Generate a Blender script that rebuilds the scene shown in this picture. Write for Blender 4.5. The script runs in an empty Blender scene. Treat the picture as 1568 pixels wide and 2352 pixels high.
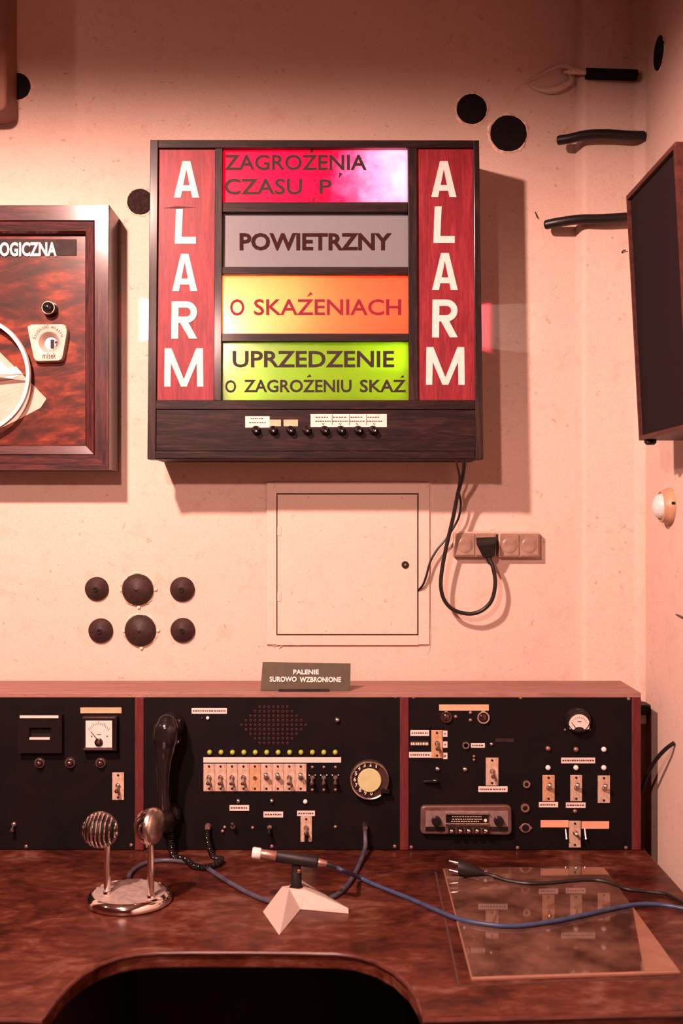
import bpy, math, random
from mathutils import Vector, Matrix, Euler
random.seed(7)
S = bpy.context.scene
C = S.collection

# ------------------------------------------------------------------ camera, world, lights, exposure
H = 1.476            # eye height
CY = -2.5            # camera stands 2.5 m in front of the back wall (wall plane y = 0)
F = 2500.0           # focal length in pixels of the 1568 x 2352 frame
cam_d = bpy.data.cameras.new('camera')
cam = bpy.data.objects.new('camera', cam_d); C.objects.link(cam)
cam.location = (0, CY, H); cam.rotation_euler = (math.pi/2, 0, 0)
cam_d.sensor_fit = 'VERTICAL'; cam_d.sensor_height = 36.0; cam_d.lens = 36.0*F/2352.0
cam_d.clip_start = 0.05
cam_d.dof.use_dof = True; cam_d.dof.focus_distance = 2.40; cam_d.dof.aperture_fstop = 4.5
S.camera = cam

world = bpy.data.worlds.new('dim_room'); S.world = world; world.use_nodes = True
bg = world.node_tree.nodes['Background']
bg.inputs[0].default_value = (1.0, 0.11, 0.07, 1); bg.inputs[1].default_value = 0.085

def spot(name, loc, aim, power, col, size, blend, radius):
    d = bpy.data.lights.new(name, 'SPOT'); d.energy = power; d.color = col
    d.spot_size = math.radians(size); d.spot_blend = blend; d.shadow_soft_size = radius
    o = bpy.data.objects.new(name, d); C.objects.link(o); o.location = loc
    v = Vector(aim) - Vector(loc); o.rotation_euler = v.to_track_quat('-Z', 'Y').to_euler()
    return o
WARM = (1.0, 0.60, 0.505)
# shaded ceiling lamps hanging up and to the left of the photographer
spot('pendant_lamp_light', (-0.78, -1.60, H+1.07), (-0.78, -1.60, 0), 430, WARM, 178, 0.25, 0.045)
spot('rear_pendant_lamp_light', (-0.62, -2.65, H+0.82), (-0.62, -2.65, 0), 215, WARM, 178, 0.24, 0.04)
spot('far_pendant_lamp_light', (-2.30, -1.05, H+1.42), (-2.30, -1.05, 0), 30, WARM, 178, 0.22, 0.05)

S.view_settings.view_transform = 'Standard'; S.view_settings.look = 'None'
S.view_settings.exposure = 0.0; S.view_settings.gamma = 1.0
S.view_settings.use_curve_mapping = False

# ------------------------------------------------------------------ coordinates
def U(px, py, y=0.0):
    D = y - CY
    return Vector(((px-784.0)*D/F, y, H-(py-1176.0)*D/F))
DESK = H - 0.716
def UD(px, py, h=0.0):
    """point on the desk (or h above it) seen at pixel px, py"""
    z = DESK + h; D = (H-z)*F/(py-1176.0)
    return Vector(((px-784.0)*D/F, D+CY, z))

# ------------------------------------------------------------------ materials
def _new(name):
    m = bpy.data.materials.new(name); m.use_nodes = True
    nt = m.node_tree; b = nt.nodes['Principled BSDF']
    return m, nt, b
def _noise(nt, scale, detail=4, vec=None, rough=0.6, dist=0.0):
    n = nt.nodes.new('ShaderNodeTexNoise'); n.inputs['Scale'].default_value = scale
    n.inputs['Detail'].default_value = detail; n.inputs['Roughness'].default_value = rough
    n.inputs['Distortion'].default_value = dist
    if vec is not None: nt.links.new(vec, n.inputs['Vector'])
    return n
def _ramp(nt, fac, stops):
    r = nt.nodes.new('ShaderNodeValToRGB'); e = r.color_ramp.elements
    while len(e) < len(stops): e.new(0.5)
    for k, (p, c) in enumerate(stops):
        e[k].position = p; e[k].color = (c[0], c[1], c[2], 1)
    nt.links.new(fac, r.inputs[0]); return r
def _coord(nt, scale=(1, 1, 1), kind='Object', rot=(0, 0, 0)):
    t = nt.nodes.new('ShaderNodeTexCoord'); mp = nt.nodes.new('ShaderNodeMapping')
    mp.inputs['Scale'].default_value = scale; mp.inputs['Rotation'].default_value = rot
    nt.links.new(t.outputs[kind], mp.inputs['Vector']); return mp.outputs[0]
def _bump(nt, b, fac, strength, dist=0.002):
    n = nt.nodes.new('ShaderNodeBump'); n.inputs['Strength'].default_value = strength
    n.inputs['Distance'].default_value = dist
    nt.links.new(fac, n.inputs['Height']); nt.links.new(n.outputs[0], b.inputs['Normal'])
def plain(name, c, rough=0.5, metal=0.0, c2=None, scale=60.0, bump=0.0, spec=0.28, coat=0.0, kind='Object', stretch=(1, 1, 1)):
    m, nt, b = _new(name)
    c2 = c2 or tuple(v*0.82 for v in c)
    n = _noise(nt, scale, 4, _coord(nt, stretch, kind))
    r = _ramp(nt, n.outputs[0], [(0.35, c2), (0.62, c)])
    nt.links.new(r.outputs[0], b.inputs['Base Color'])
    b.inputs['Roughness'].default_value = rough; b.inputs['Metallic'].default_value = metal
    b.inputs['Specular IOR Level'].default_value = spec
    b.inputs['Coat Weight'].default_value = coat; b.inputs['Coat Roughness'].default_value = 0.08
    if bump: _bump(nt, b, n.outputs[0], bump)
    return m
def wood(name, stops, stretch, rough=0.35, coat=0.0, bump=0.15, dist=1.2, scale=6.0, spec=0.5, coatr=0.12):
    m, nt, b = _new(name)
    v = _coord(nt, stretch)
    n1 = _noise(nt, scale, 8, v, 0.65, dist)
    n2 = _noise(nt, scale*6, 3, v, 0.6)
    mx = nt.nodes.new('ShaderNodeMath'); mx.operation = 'MULTIPLY_ADD'
    mx.inputs[1].default_value = 0.45
    nt.links.new(n2.outputs[0], mx.inputs[0]); nt.links.new(n1.outputs[0], mx.inputs[2])
    sb = nt.nodes.new('ShaderNodeMath'); sb.operation = 'SUBTRACT'; sb.inputs[1].default_value = 0.16
    nt.links.new(mx.outputs[0], sb.inputs[0])
    r = _ramp(nt, sb.outputs[0], stops)
    nt.links.new(r.outputs[0], b.inputs['Base Color'])
    b.inputs['Roughness'].default_value = rough; b.inputs['Coat Weight'].default_value = coat
    b.inputs['Coat Roughness'].default_value = coatr; b.inputs['Specular IOR Level'].default_value = spec
    _bump(nt, b, mx.outputs[0], bump, 0.0012)
    return m

def wall_material(name, base):
    m, nt, b = _new(name)
    v = _coord(nt, (1, 1, 1), 'Object')
    big = _noise(nt, 2.2, 5, v, 0.6, 0.4)
    mid = _noise(nt, 26, 4, v, 0.65)
    fine = _noise(nt, 330, 3, v, 0.7)
    r1 = _ramp(nt, big.outputs[0], [(0.3, tuple(x*0.93 for x in base)), (0.7, base)])
    r2 = _ramp(nt, mid.outputs[0], [(0.25, (0.93, 0.86, 0.82)), (0.45, (1, 1, 1))])
    r3 = _ramp(nt, fine.outputs[0], [(0.3, (0.86, 0.84, 0.83)), (0.62, (1, 1, 1))])
    def mul(a, bb):
        x = nt.nodes.new('ShaderNodeMix'); x.data_type = 'RGBA'; x.blend_type = 'MULTIPLY'
        x.inputs[0].default_value = 1.0
        nt.links.new(a, x.inputs[6]); nt.links.new(bb, x.inputs[7]); return x.outputs[2]
    spk = _noise(nt, 75, 2, v, 0.5)
    r4 = _ramp(nt, spk.outputs[0], [(0.24, (0.80, 0.66, 0.58)), (0.31, (1, 1, 1))])
    c = mul(mul(mul(r1.outputs[0], r2.outputs[0]), r3.outputs[0]), r4.outputs[0])
    nt.links.new(c, b.inputs['Base Color'])
    b.inputs['Roughness'].default_value = 0.75; b.inputs['Specular IOR Level'].default_value = 0.25
    ad = nt.nodes.new('ShaderNodeMath'); ad.operation = 'ADD'
    nt.links.new(mid.outputs[0], ad.inputs[0]); nt.links.new(fine.outputs[0], ad.inputs[1])
    _bump(nt, b, ad.outputs[0], 0.10, 0.003)
    return m

def backlit(name, trans, refl, worn=None, mixf=0.55):
    """coloured acrylic sheet lit by the lamps inside the box"""
    m, nt, b = _new(name)
    nt.nodes.remove(b)
    out = nt.nodes['Material Output']
    tr = nt.nodes.new('ShaderNodeBsdfTranslucent'); df = nt.nodes.new('ShaderNodeBsdfDiffuse')
    gl = nt.nodes.new('ShaderNodeBsdfGlossy'); gl.inputs['Roughness'].default_value = 0.18
    gl.inputs['Color'].default_value = (1, 1, 1, 1)
    v = _coord(nt)
    n = _noise(nt, 420, 3, v, 0.7)
    def tint(c):
        return _ramp(nt, n.outputs[0], [(0.3, tuple(x*0.9 for x in c)), (0.65, c)]).outputs[0]
    ct = tint(trans)
    if worn:  # peeled film, with the bulb's white-out also put into this colour
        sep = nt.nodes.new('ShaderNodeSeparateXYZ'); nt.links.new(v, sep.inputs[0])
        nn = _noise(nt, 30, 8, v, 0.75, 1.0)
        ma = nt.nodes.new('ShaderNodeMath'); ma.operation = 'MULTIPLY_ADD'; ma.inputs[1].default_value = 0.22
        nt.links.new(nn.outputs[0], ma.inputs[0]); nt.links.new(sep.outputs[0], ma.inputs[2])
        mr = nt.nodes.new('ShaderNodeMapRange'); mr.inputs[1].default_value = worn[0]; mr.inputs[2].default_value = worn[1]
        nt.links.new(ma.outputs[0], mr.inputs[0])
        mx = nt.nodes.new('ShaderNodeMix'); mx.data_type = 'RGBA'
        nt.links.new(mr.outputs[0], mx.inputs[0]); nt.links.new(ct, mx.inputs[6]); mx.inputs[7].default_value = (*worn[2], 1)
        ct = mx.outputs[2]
    nt.links.new(ct, tr.inputs['Color']); nt.links.new(tint(refl), df.inputs['Color'])
    m1 = nt.nodes.new('ShaderNodeMixShader'); m1.inputs[0].default_value = mixf
    nt.links.new(df.outputs[0], m1.inputs[1]); nt.links.new(tr.outputs[0], m1.inputs[2])
    m2 = nt.nodes.new('ShaderNodeMixShader'); m2.inputs[0].default_value = 0.03
    nt.links.new(m1.outputs[0], m2.inputs[1]); nt.links.new(gl.outputs[0], m2.inputs[2])
    nt.links.new(m2.outputs[0], out.inputs['Surface'])
    return m

M = {}
M['wall'] = wall_material('plaster', (0.55, 0.392, 0.326))
M['hatch'] = wall_material('hatch_paint', (0.565, 0.41, 0.342))
M['plaster_rag'] = plain('ragged_plaster', (0.74, 0.53, 0.43), 0.8, c2=(0.5, 0.30, 0.22), scale=120, bump=0.5)
M['floor'] = plain('linoleum', (0.05, 0.03, 0.025), 0.5, scale=8)
M['ceil'] = plain('ceiling_paint', (0.5, 0.36, 0.3), 0.8, scale=10)
M['gap'] = plain('dark_gap', (0.05, 0.022, 0.018), 0.9)
M['frame_v'] = wood('dark_stained_pine_upright', [(0.38, (0.0030, 0.0014, 0.0015)), (0.56, (0.011, 0.004, 0.004)), (0.75, (0.030, 0.011, 0.010))], (14, 14, 1.1), 0.5, 0.22, 0.25, coatr=0.16, spec=0.12)
M['frame_h'] = wood('dark_stained_pine_rail', [(0.38, (0.0030, 0.0014, 0.0015)), (0.56, (0.010, 0.0036, 0.0038)), (0.75, (0.028, 0.010, 0.009))], (1.1, 14, 14), 0.5, 0.08, 0.25, coatr=0.16, spec=0.10)
M['red_board'] = wood('red_painted_board', [(0.36, (0.090, 0.0025, 0.007)), (0.55, (0.145, 0.005, 0.011)), (0.75, (0.205, 0.015, 0.022))], (16, 10, 1.3), 0.55, 0.05, 0.12, coatr=0.3, spec=0.2)
M['cream_paint'] = plain('cream_letter_paint', (0.55, 0.455, 0.425), 0.6, c2=(0.50, 0.405, 0.375), scale=90)
M['mframe_h'] = wood('mahogany_frame_rail', [(0.36, (0.006, 0.0012, 0.0018)), (0.54, (0.032, 0.0045, 0.0055)), (0.75, (0.085, 0.016, 0.013))], (1.0, 15, 15), 0.5, 0.6, 0.4, coatr=0.15, spec=0.15)
M['mframe_v'] = wood('mahogany_frame_stile', [(0.36, (0.006, 0.0012, 0.0018)), (0.54, (0.032, 0.0045, 0.0055)), (0.75, (0.085, 0.016, 0.013))], (15, 15, 1.0), 0.5, 0.6, 0.4, coatr=0.15, spec=0.15)
M['plywood'] = wood('varnished_orange_plywood', [(0.36, (0.018, 0.004, 0.003)), (0.50, (0.042, 0.007, 0.004)), (0.60, (0.085, 0.012, 0.005)), (0.72, (0.185, 0.030, 0.009)), (0.85, (0.06, 0.012, 0.006))], (1.0, 2, 2.9), 0.5, 0.22, 0.10, dist=2.4, scale=3.4, coatr=0.20, spec=0.12)
M['cons_wood'] = wood('reddish_console_wood', [(0.36, (0.055, 0.007, 0.009)), (0.56, (0.085, 0.012, 0.012)), (0.75, (0.115, 0.020, 0.017))], (12, 12, 1.2), 0.6, 0.0, 0.1, spec=0.2)
M['cons_top'] = wood('dusty_console_top', [(0.4, (0.17, 0.075, 0.058)), (0.65, (0.23, 0.11, 0.088)), (0.9, (0.28, 0.14, 0.11))], (1.0, 8, 8), 0.6, 0.0, 0.05)
M['black_panel'] = plain('black_lacquered_panel', (0.0032, 0.0024, 0.0028), 0.55, c2=(0.0060, 0.0030, 0.0034), scale=14, spec=0.10)
M['desk'] = wood('worn_mahogany_desk', [(0.34, (0.012, 0.0025, 0.0025)), (0.48, (0.034, 0.007, 0.0045)), (0.62, (0.066, 0.015, 0.008)), (0.78, (0.115, 0.046, 0.033))], (1.3, 2.3, 4), 0.30, 0.05, 0.05, dist=0.7, scale=4.6, coatr=0.12, spec=0.14)
M['desk_edge'] = wood('desk_edge_wood', [(0.4, (0.04, 0.008, 0.006)), (0.75, (0.09, 0.024, 0.017))], (2, 2, 8), 0.35, spec=0.4)
M['desk_dark'] = plain('dark_pedestal_wood', (0.018, 0.006, 0.006), 0.6, scale=9)
M['chrome'] = plain('chrome', (0.86, 0.80, 0.78), 0.09, 1.0, c2=(0.78, 0.72, 0.70), scale=40)
M['satin'] = plain('scuffed_satin_steel', (0.50, 0.40, 0.37), 0.42, 0.6, c2=(0.34, 0.25, 0.22), scale=70)
M['steel'] = plain('worn_nickel', (0.66, 0.58, 0.54), 0.28, 1.0, c2=(0.42, 0.33, 0.29), scale=220)
M['alu'] = plain('aluminium_switch_plate', (0.50, 0.36, 0.28), 0.5, 0.15, c2=(0.34, 0.215, 0.15), scale=150, stretch=(2, 2, 0.6))
M['brass'] = plain('brassy_switch_plate', (0.50, 0.29, 0.17), 0.5, 0.15, c2=(0.34, 0.18, 0.09), scale=150, stretch=(2, 2, 0.6))
M['brassm'] = plain('brass', (0.60, 0.38, 0.20), 0.3, 1.0, scale=90)
M['screw'] = plain('dull_screw', (0.36, 0.20, 0.16), 0.4, 0.7, c2=(0.20, 0.10, 0.08), scale=300)
M['lit_rim'] = plain('perforation_rim', (0.13, 0.042, 0.035), 0.4, 0.3, scale=300)  # reddish tone paints in the lit rims of the speaker holes
M['black_gloss'] = plain('black_bakelite', (0.008, 0.006, 0.006), 0.16, c2=(0.011, 0.007, 0.007), scale=30, spec=0.42)
M['black_matt'] = plain('black_plastic', (0.008, 0.006, 0.0065), 0.5, c2=(0.013, 0.008, 0.008), scale=90, spec=0.2)
M['rubber'] = plain('black_rubber', (0.008, 0.006, 0.006), 0.38, c2=(0.013, 0.008, 0.008), scale=100, bump=0.1, spec=0.3)
M['plug_rubber'] = plain('dusty_rubber_cap', (0.036, 0.017, 0.014), 0.55, c2=(0.022, 0.010, 0.009), scale=130, bump=0.15, spec=0.2)
M['hole'] = plain('black_sealant', (0.006, 0.004, 0.004), 0.8, c2=(0.010, 0.006, 0.006), scale=150, bump=0.4, spec=0.08)
M['old_seal'] = plain('crumbly_dark_sealant', (0.030, 0.016, 0.014), 0.9, c2=(0.014, 0.008, 0.008), scale=120, bump=0.5, spec=0.03)
M['paper'] = plain('white_label', (0.58, 0.46, 0.42), 0.6, c2=(0.52, 0.40, 0.36), scale=90)
M['peach_paper'] = plain('peach_label', (0.60, 0.30, 0.19), 0.6, c2=(0.54, 0.245, 0.15), scale=60)
M['print'] = plain('faded_print', (0.075, 0.040, 0.040), 0.7, spec=0.1)
M['ink'] = plain('dark_sign_letter', (0.016, 0.008, 0.008), 0.6, c2=(0.022, 0.011, 0.010), scale=200, spec=0.15)
M['grey_ink'] = plain('brown_sign_letter', (0.022, 0.006, 0.006), 0.7, c2=(0.028, 0.008, 0.008), scale=200, spec=0.05)
M['green_lens'] = plain('green_lamp_lens', (0.30, 0.34, 0.03), 0.12, c2=(0.22, 0.27, 0.02), scale=40, spec=0.8)
M['white_lens'] = plain('milky_lamp_lens', (0.62, 0.56, 0.54), 0.15, scale=40)
M['red_lens'] = plain('dark_lamp_lens', (0.030, 0.010, 0.009), 0.1, c2=(0.022, 0.007, 0.007), scale=40, spec=0.8)
M['dial_green'] = plain('pale_green_card', (0.42, 0.40, 0.20), 0.5, c2=(0.37, 0.36, 0.17), scale=60)
M['dial_ring'] = plain('dark_dial_ring', (0.045, 0.022, 0.020), 0.25, scale=30)
M['digits'] = plain('dial_digit_paint', (0.72, 0.50, 0.40), 0.6)
M['meter_face'] = plain('meter_card', (0.56, 0.47, 0.43), 0.5, c2=(0.52, 0.42, 0.38), scale=40)
M['sign_green'] = plain('dark_green_sign', (0.052, 0.036, 0.018), 0.5, c2=(0.043, 0.029, 0.014), scale=50)
M['sign_white'] = plain('sign_letter_white', (0.62, 0.54, 0.50), 0.6)
M['socket'] = plain('yellowed_socket_plastic', (0.27, 0.17, 0.125), 0.3, c2=(0.17, 0.095, 0.07), scale=24)
M['socket_edge'] = plain('socket_frame_plastic', (0.44, 0.31, 0.24), 0.35, scale=40)
M['grille'] = plain('dark_grille_cloth', (0.011, 0.005, 0.0055), 0.9, c2=(0.006, 0.0035, 0.004), scale=500, spec=0.1)
M['spk_wood'] = wood('speaker_veneer', [(0.38, (0.028, 0.007, 0.006)), (0.75, (0.075, 0.02, 0.015))], (8, 1.5, 8), 0.5, spec=0.25)
M['casing'] = plain('brown_casing', (0.20, 0.085, 0.05), 0.45, c2=(0.16, 0.06, 0.035), scale=20)
M['cream_bezel'] = plain('tan_bezel', (0.40, 0.23, 0.14), 0.35, scale=40)
M['dome'] = plain('white_dome', (0.56, 0.52, 0.50), 0.3, scale=40)
M['blue_cable'] = plain('blue_cable', (0.034, 0.050, 0.105), 0.4, c2=(0.024, 0.031, 0.07), scale=40)
M['grey_cable'] = plain('grey_blue_cable', (0.062, 0.056, 0.080), 0.4, c2=(0.036, 0.032, 0.048), scale=40)
M['stand'] = plain('grey_cast_stand', (0.37, 0.285, 0.245), 0.6, c2=(0.32, 0.245, 0.21), scale=260, bump=0.1)
M['radio_bezel'] = plain('radio_bezel', (0.16, 0.082, 0.070), 0.4, 0.5, c2=(0.12, 0.06, 0.05), scale=60)
M['radio_face'] = plain('radio_face', (0.30, 0.205, 0.195), 0.35, 0.5, c2=(0.25, 0.165, 0.155), scale=90)
M['white_enamel'] = plain('white_enamel_ring', (0.58, 0.56, 0.53), 0.25, scale=30)
M['map_paper'] = plain('map_paper', (0.47, 0.315, 0.265), 0.7, c2=(0.44, 0.285, 0.235), scale=30)
M['white_map'] = plain('white_card', (0.72, 0.68, 0.60), 0.7, scale=30)
M['ivory'] = plain('ivory_plastic', (0.44, 0.315, 0.265), 0.4, c2=(0.40, 0.28, 0.235), scale=30)
M['mark_black'] = plain('label_black', (0.016, 0.009, 0.009), 0.6, c2=(0.028, 0.016, 0.015), scale=40, spec=0.12)
M['sheet_red'] = backlit('red_acrylic', (0.95, 0.0035, 0.10), (0.28, 0.006, 0.04), worn=(0.125, 0.30, (0.95, 0.52, 0.62)))  # pale right end: peeled red film plus painted bulb glare
M['sheet_grey'] = backlit('grey_acrylic', (0.4, 0.35, 0.36), (0.15, 0.155, 0.17), mixf=0.05)
M['sheet_yellow'] = backlit('orange_acrylic', (0.98, 0.47, 0.22), (0.28, 0.10, 0.05))
M['sheet_green'] = backlit('lime_acrylic', (0.46, 0.64, 0.030), (0.15, 0.20, 0.015))
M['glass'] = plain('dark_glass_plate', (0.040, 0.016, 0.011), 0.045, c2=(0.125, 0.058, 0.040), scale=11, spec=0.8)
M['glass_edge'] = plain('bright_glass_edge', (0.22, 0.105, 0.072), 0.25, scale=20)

# ------------------------------------------------------------------ mesh helpers
def circ(r, n, a0=0.0):
    return [(r*math.cos(a0+2*math.pi*k/n), r*math.sin(a0+2*math.pi*k/n)) for k in range(n)]
class MB:
    def __init__(s): s.v = []; s.f = []
    def add(s, vs, fs):
        b = len(s.v); s.v += [Vector(p) for p in vs]; s.f += [[b+i for i in q] for q in fs]; return s
    def hexa(s, p):                                  # p: front quad 0-3 then back quad 4-7
        return s.add(p, [(0, 1, 2, 3), (7, 6, 5, 4), (0, 4, 5, 1), (1, 5, 6, 2), (2, 6, 7, 3), (3, 7, 4, 0)])
    def box(s, a, b):
        x0, y0, z0 = a; x1, y1, z1 = b
        return s.hexa([(x0, y0, z0), (x1, y0, z0), (x1, y0, z1), (x0, y0, z1), (x0, y1, z0), (x1, y1, z0), (x1, y1, z1), (x0, y1, z1)])
    def loft(s, rings, cap0=True, cap1=True):
        n = len(rings[0]); b = len(s.v)
        for r in rings: s.v += [Vector(p) for p in r]
        for i in range(len(rings)-1):
            for k in range(n):
                s.f.append([b+i*n+k, b+i*n+(k+1) % n, b+(i+1)*n+(k+1) % n, b+(i+1)*n+k])
        if cap0: s.f.append([b+k for k in range(n)][::-1])
        if cap1: s.f.append([b+(len(rings)-1)*n+k for k in range(n)])
        return s
    def lathe(s, c, axis, prof, n=24, cap0=True, cap1=True):
        """prof: (distance along axis, radius)"""
        c = Vector(c); a = Vector(axis).normalized()
        u = a.orthogonal().normalized(); w = a.cross(u)
        return s.loft([[c+a*t+(u*x+w*y)*max(r, 1e-5) for x, y in circ(1, n)] for t, r in prof], cap0, cap1)
    def tube(s, path, r, n=8):
        rings = []; P = [Vector(p) for p in path]; up = None
        for i, p in enumerate(P):
            t = (P[min(i+1, len(P)-1)]-P[max(i-1, 0)]).normalized()
            if up is None: up = t.orthogonal().normalized()
            up = (up - t*up.dot(t))
            up = up.normalized() if up.length > 1e-6 else t.orthogonal().normalized()
            w = t.cross(up); rr = r[i] if isinstance(r, (list, tuple)) else r
            rings.append([p+(up*x+w*y)*rr for x, y in circ(1, n)])
        return s.loft(rings)
    def prism(s, poly, vec):
        n = len(poly); vec = Vector(vec); poly = [Vector(p) for p in poly]
        return s.add(poly+[p+vec for p in poly], [list(range(n)), list(range(2*n-1, n-1, -1))]+[[k, k+n, (k+1) % n+n, (k+1) % n] for k in range(n)])
    def mesh(s, name, mat, smooth=False):
        me = bpy.data.meshes.new(name); me.from_pydata([tuple(p) for p in s.v], [], s.f); me.update()
        import bmesh
        bm = bmesh.new(); bm.from_mesh(me); bmesh.ops.recalc_face_normals(bm, faces=bm.faces); bm.to_mesh(me); bm.free()
        if smooth:
            me.shade_smooth()
            me.set_sharp_from_angle(angle=math.radians(38))
        if mat: me.materials.append(M[mat] if isinstance(mat, str) else mat)
        return me
    def build(s, name, mat, parent=None, smooth=False, bevel=0.0):
        lo = Vector([min(p[k] for p in s.v) for k in range(3)]); hi = Vector([max(p[k] for p in s.v) for k in range(3)])
        c = (lo+hi)/2
        s.v = [p-c for p in s.v]
        return put(name, s.mesh(name, mat, smooth), c, parent, bevel)
WORLD = {}
def put(name, mesh, loc, parent=None, bevel=0.0):
    o = bpy.data.objects.new(name, mesh); C.objects.link(o)
    WORLD[o] = Vector(loc)
    if parent is not None:
        o.parent = parent; o.location = Vector(loc)-WORLD[parent]
    else: o.location = loc
    if bevel:
        b = o.modifiers.new('bevel', 'BEVEL'); b.width = bevel; b.segments = 2; b.limit_method = 'ANGLE'; b.angle_limit = math.radians(40)
    return o
def tag(o, label, cat, group=None):
    o['label'] = label; o['category'] = cat
    if group: o['group'] = group
    return o
def thing(name, label, cat, loc, group=None):
    o = bpy.data.objects.new(name, None); C.objects.link(o); o.location = loc; o.empty_display_size = 0.05
    WORLD[o] = Vector(loc); return tag(o, label, cat, group)
def struct(o): o['kind'] = 'structure'; return o
def spline(pts, n=8):
    P = [Vector(p) for p in pts]; out = []
    for i in range(len(P)-1):
        a = P[max(i-1, 0)]; b = P[i]; c = P[i+1]; d = P[min(i+2, len(P)-1)]
        for k in range(n):
            t = k/n
            out.append(0.5*((2*b)+(c-a)*t+(2*a-5*b+4*c-d)*t*t+(3*b-a-3*c+d)*t**3))
    out.append(P[-1]); return out
def arc_text_mesh(body, weight=0.0):
    c = bpy.data.curves.new('text', 'FONT'); c.body = body; c.size = 1.0; c.offset = weight; c.resolution_u = 3
    o = bpy.data.objects.new('text', c); C.objects.link(o)
    bpy.context.view_layer.update()
    me = bpy.data.meshes.new_from_object(o.evaluated_get(bpy.context.evaluated_depsgraph_get()))
    bpy.data.objects.remove(o); bpy.data.curves.remove(c)
    vs = [Vector((v.co.x, v.co.y)) for v in me.vertices]; fs = [list(p.vertices) for p in me.polygons]
    bpy.data.meshes.remove(me); return vs, fs
def lettering(body, x0, x1, ytop, ybot, yfun, mat, parent, weight=0.02, thick=0.0012, name='lettering'):
    """raised flat letters filling the pixel box x0..x1, ytop..ybot of the plane y = yfun(py)"""
    vs, fs = arc_text_mesh(body, weight)
    a = min(v.x for v in vs); b = max(v.x for v in vs); c = min(v.y for v in vs); d = max(v.y for v in vs)
    m = MB(); pts = []
    for v in vs:
        px = x0+(v.x-a)/(b-a)*(x1-x0); py = ybot-(v.y-c)/(d-c)*(ybot-ytop)
        y = yfun(py) if callable(yfun) else yfun
        pts.append(U(px, py, y-thick))
    n = len(pts)
    import collections
    ed = collections.Counter()
    for f in fs:
        for i in range(len(f)): ed[frozenset((f[i], f[(i+1) % len(f)]))] += 1
    allf = list(fs)
    for f in fs:
        for i in range(len(f)):
            p, q = f[i], f[(i+1) % len(f)]
            if ed[frozenset((p, q))] == 1: allf.append([p, p+n, q+n, q])
    m.add(pts+[p+Vector((0, thick*0.9, 0)) for p in pts], allf)
    return m.build(name, mat, parent)

# ================================================================== THE ROOM
XR = 0.683
PIL = -0.032
m = MB().box((-3.2, 0.0, 0), (0.75, 0.12, 3.05)); struct(m.build('wall_back', 'wall'))
m = MB().box((XR, -4.2, 0), (0.80, 0.0, 3.05)); struct(m.build('wall_right', 'wall'))
m = MB().box((-3.2, -4.2, -0.1), (0.80, 0.12, 0.0)); struct(m.build('floor', 'floor'))
m = MB().box((-3.2, -4.2, 3.05), (0.80, 0.12, 3.15)); struct(m.build('ceiling', 'ceil'))
# shallow boxed-in chase in the corner, with a rounded left arris
prof = [(0.5365, 0.001), (0.539, -0.006), (0.544, -0.018), (0.5475, -0.026), (0.552, PIL+0.002), (0.558, PIL), (0.660, PIL), (0.668, PIL-0.003), (0.676, PIL-0.011), (XR+0.001, PIL-0.024), (XR+0.001, 0.001)]
m = MB().prism([(x, y, 0.0) for x, y in prof], (0, 0, 3.05)); o = struct(m.build('trim_1', 'wall', None, True))

# ================================================================== ALARM LIGHT BOX
YT, YB = -0.172, -0.176
def yf(py, off=0.0): return YT+(YB-YT)*(py-321.0)/(1055.0-321.0)+off
box = thing('alarm_light_box', 'large dark wooden alarm light box with red side boards on the back wall', 'alarm box', U(720, 1055, -0.1))
def quad_block(q, off, thick, name, mat, parent, bevel=0.0, m=None):
    """q: px corners tl, tr, br, bl on the tilted front"""
    fr = [U(px, py, yf(py, off)) for px, py in (q[3], q[2], q[1], q[0])]
    m = m or MB()
    m.hexa(fr+[p+Vector((0, thick, 0)) for p in fr])
    return m.build(name, mat, parent, False, bevel) if name else m
BV = 0.0012
quad_block([(345, 321), (363, 321), (357, 1055), (338, 1055)], 0, 0.05, 'stile', 'frame_v', box, BV)
quad_block([(1087, 322), (1100, 322), (1110, 1055), (1092, 1055)], 0, 0.05, 'stile', 'frame_v', box, BV)
quad_block([(363, 321), (1087, 322), (1087, 339), (363, 340)], 0.0006, 0.05, 'rail', 'frame_h', box, BV)
quad_block([(494, 340), (511, 340), (508, 921), (490, 919)], 0.001, 0.05, 'stile', 'frame_v', box, BV)
quad_block([(936, 339), (957, 339), (960, 919), (939, 921)], 0.001, 0.05, 'stile', 'frame_v', box, BV)
for a, b, x0, x1 in ((464, 487, 511, 936), (613, 630, 510, 937), (766, 784, 509, 938)):
    quad_block([(x0, a), (x1, a), (x1, b), (x0, b)], 0.002, 0.05, 'rail', 'frame_h', box, BV)
quad_block([(356, 919), (1092, 919), (1092, 940), (355, 940)], 0.002, 0.05, 'rail', 'frame_h', box, BV)
base_board = quad_block([(355, 941), (1092, 941), (1092, 1036), (354, 1036)], 0.005, 0.03, 'control_board', 'frame_h', box, 0.001)
quad_block([(354, 1036), (1092, 1036), (1093, 1055), (353, 1055)], 0.0015, 0.04, 'rail', 'frame_h', box, 0.003)
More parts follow.
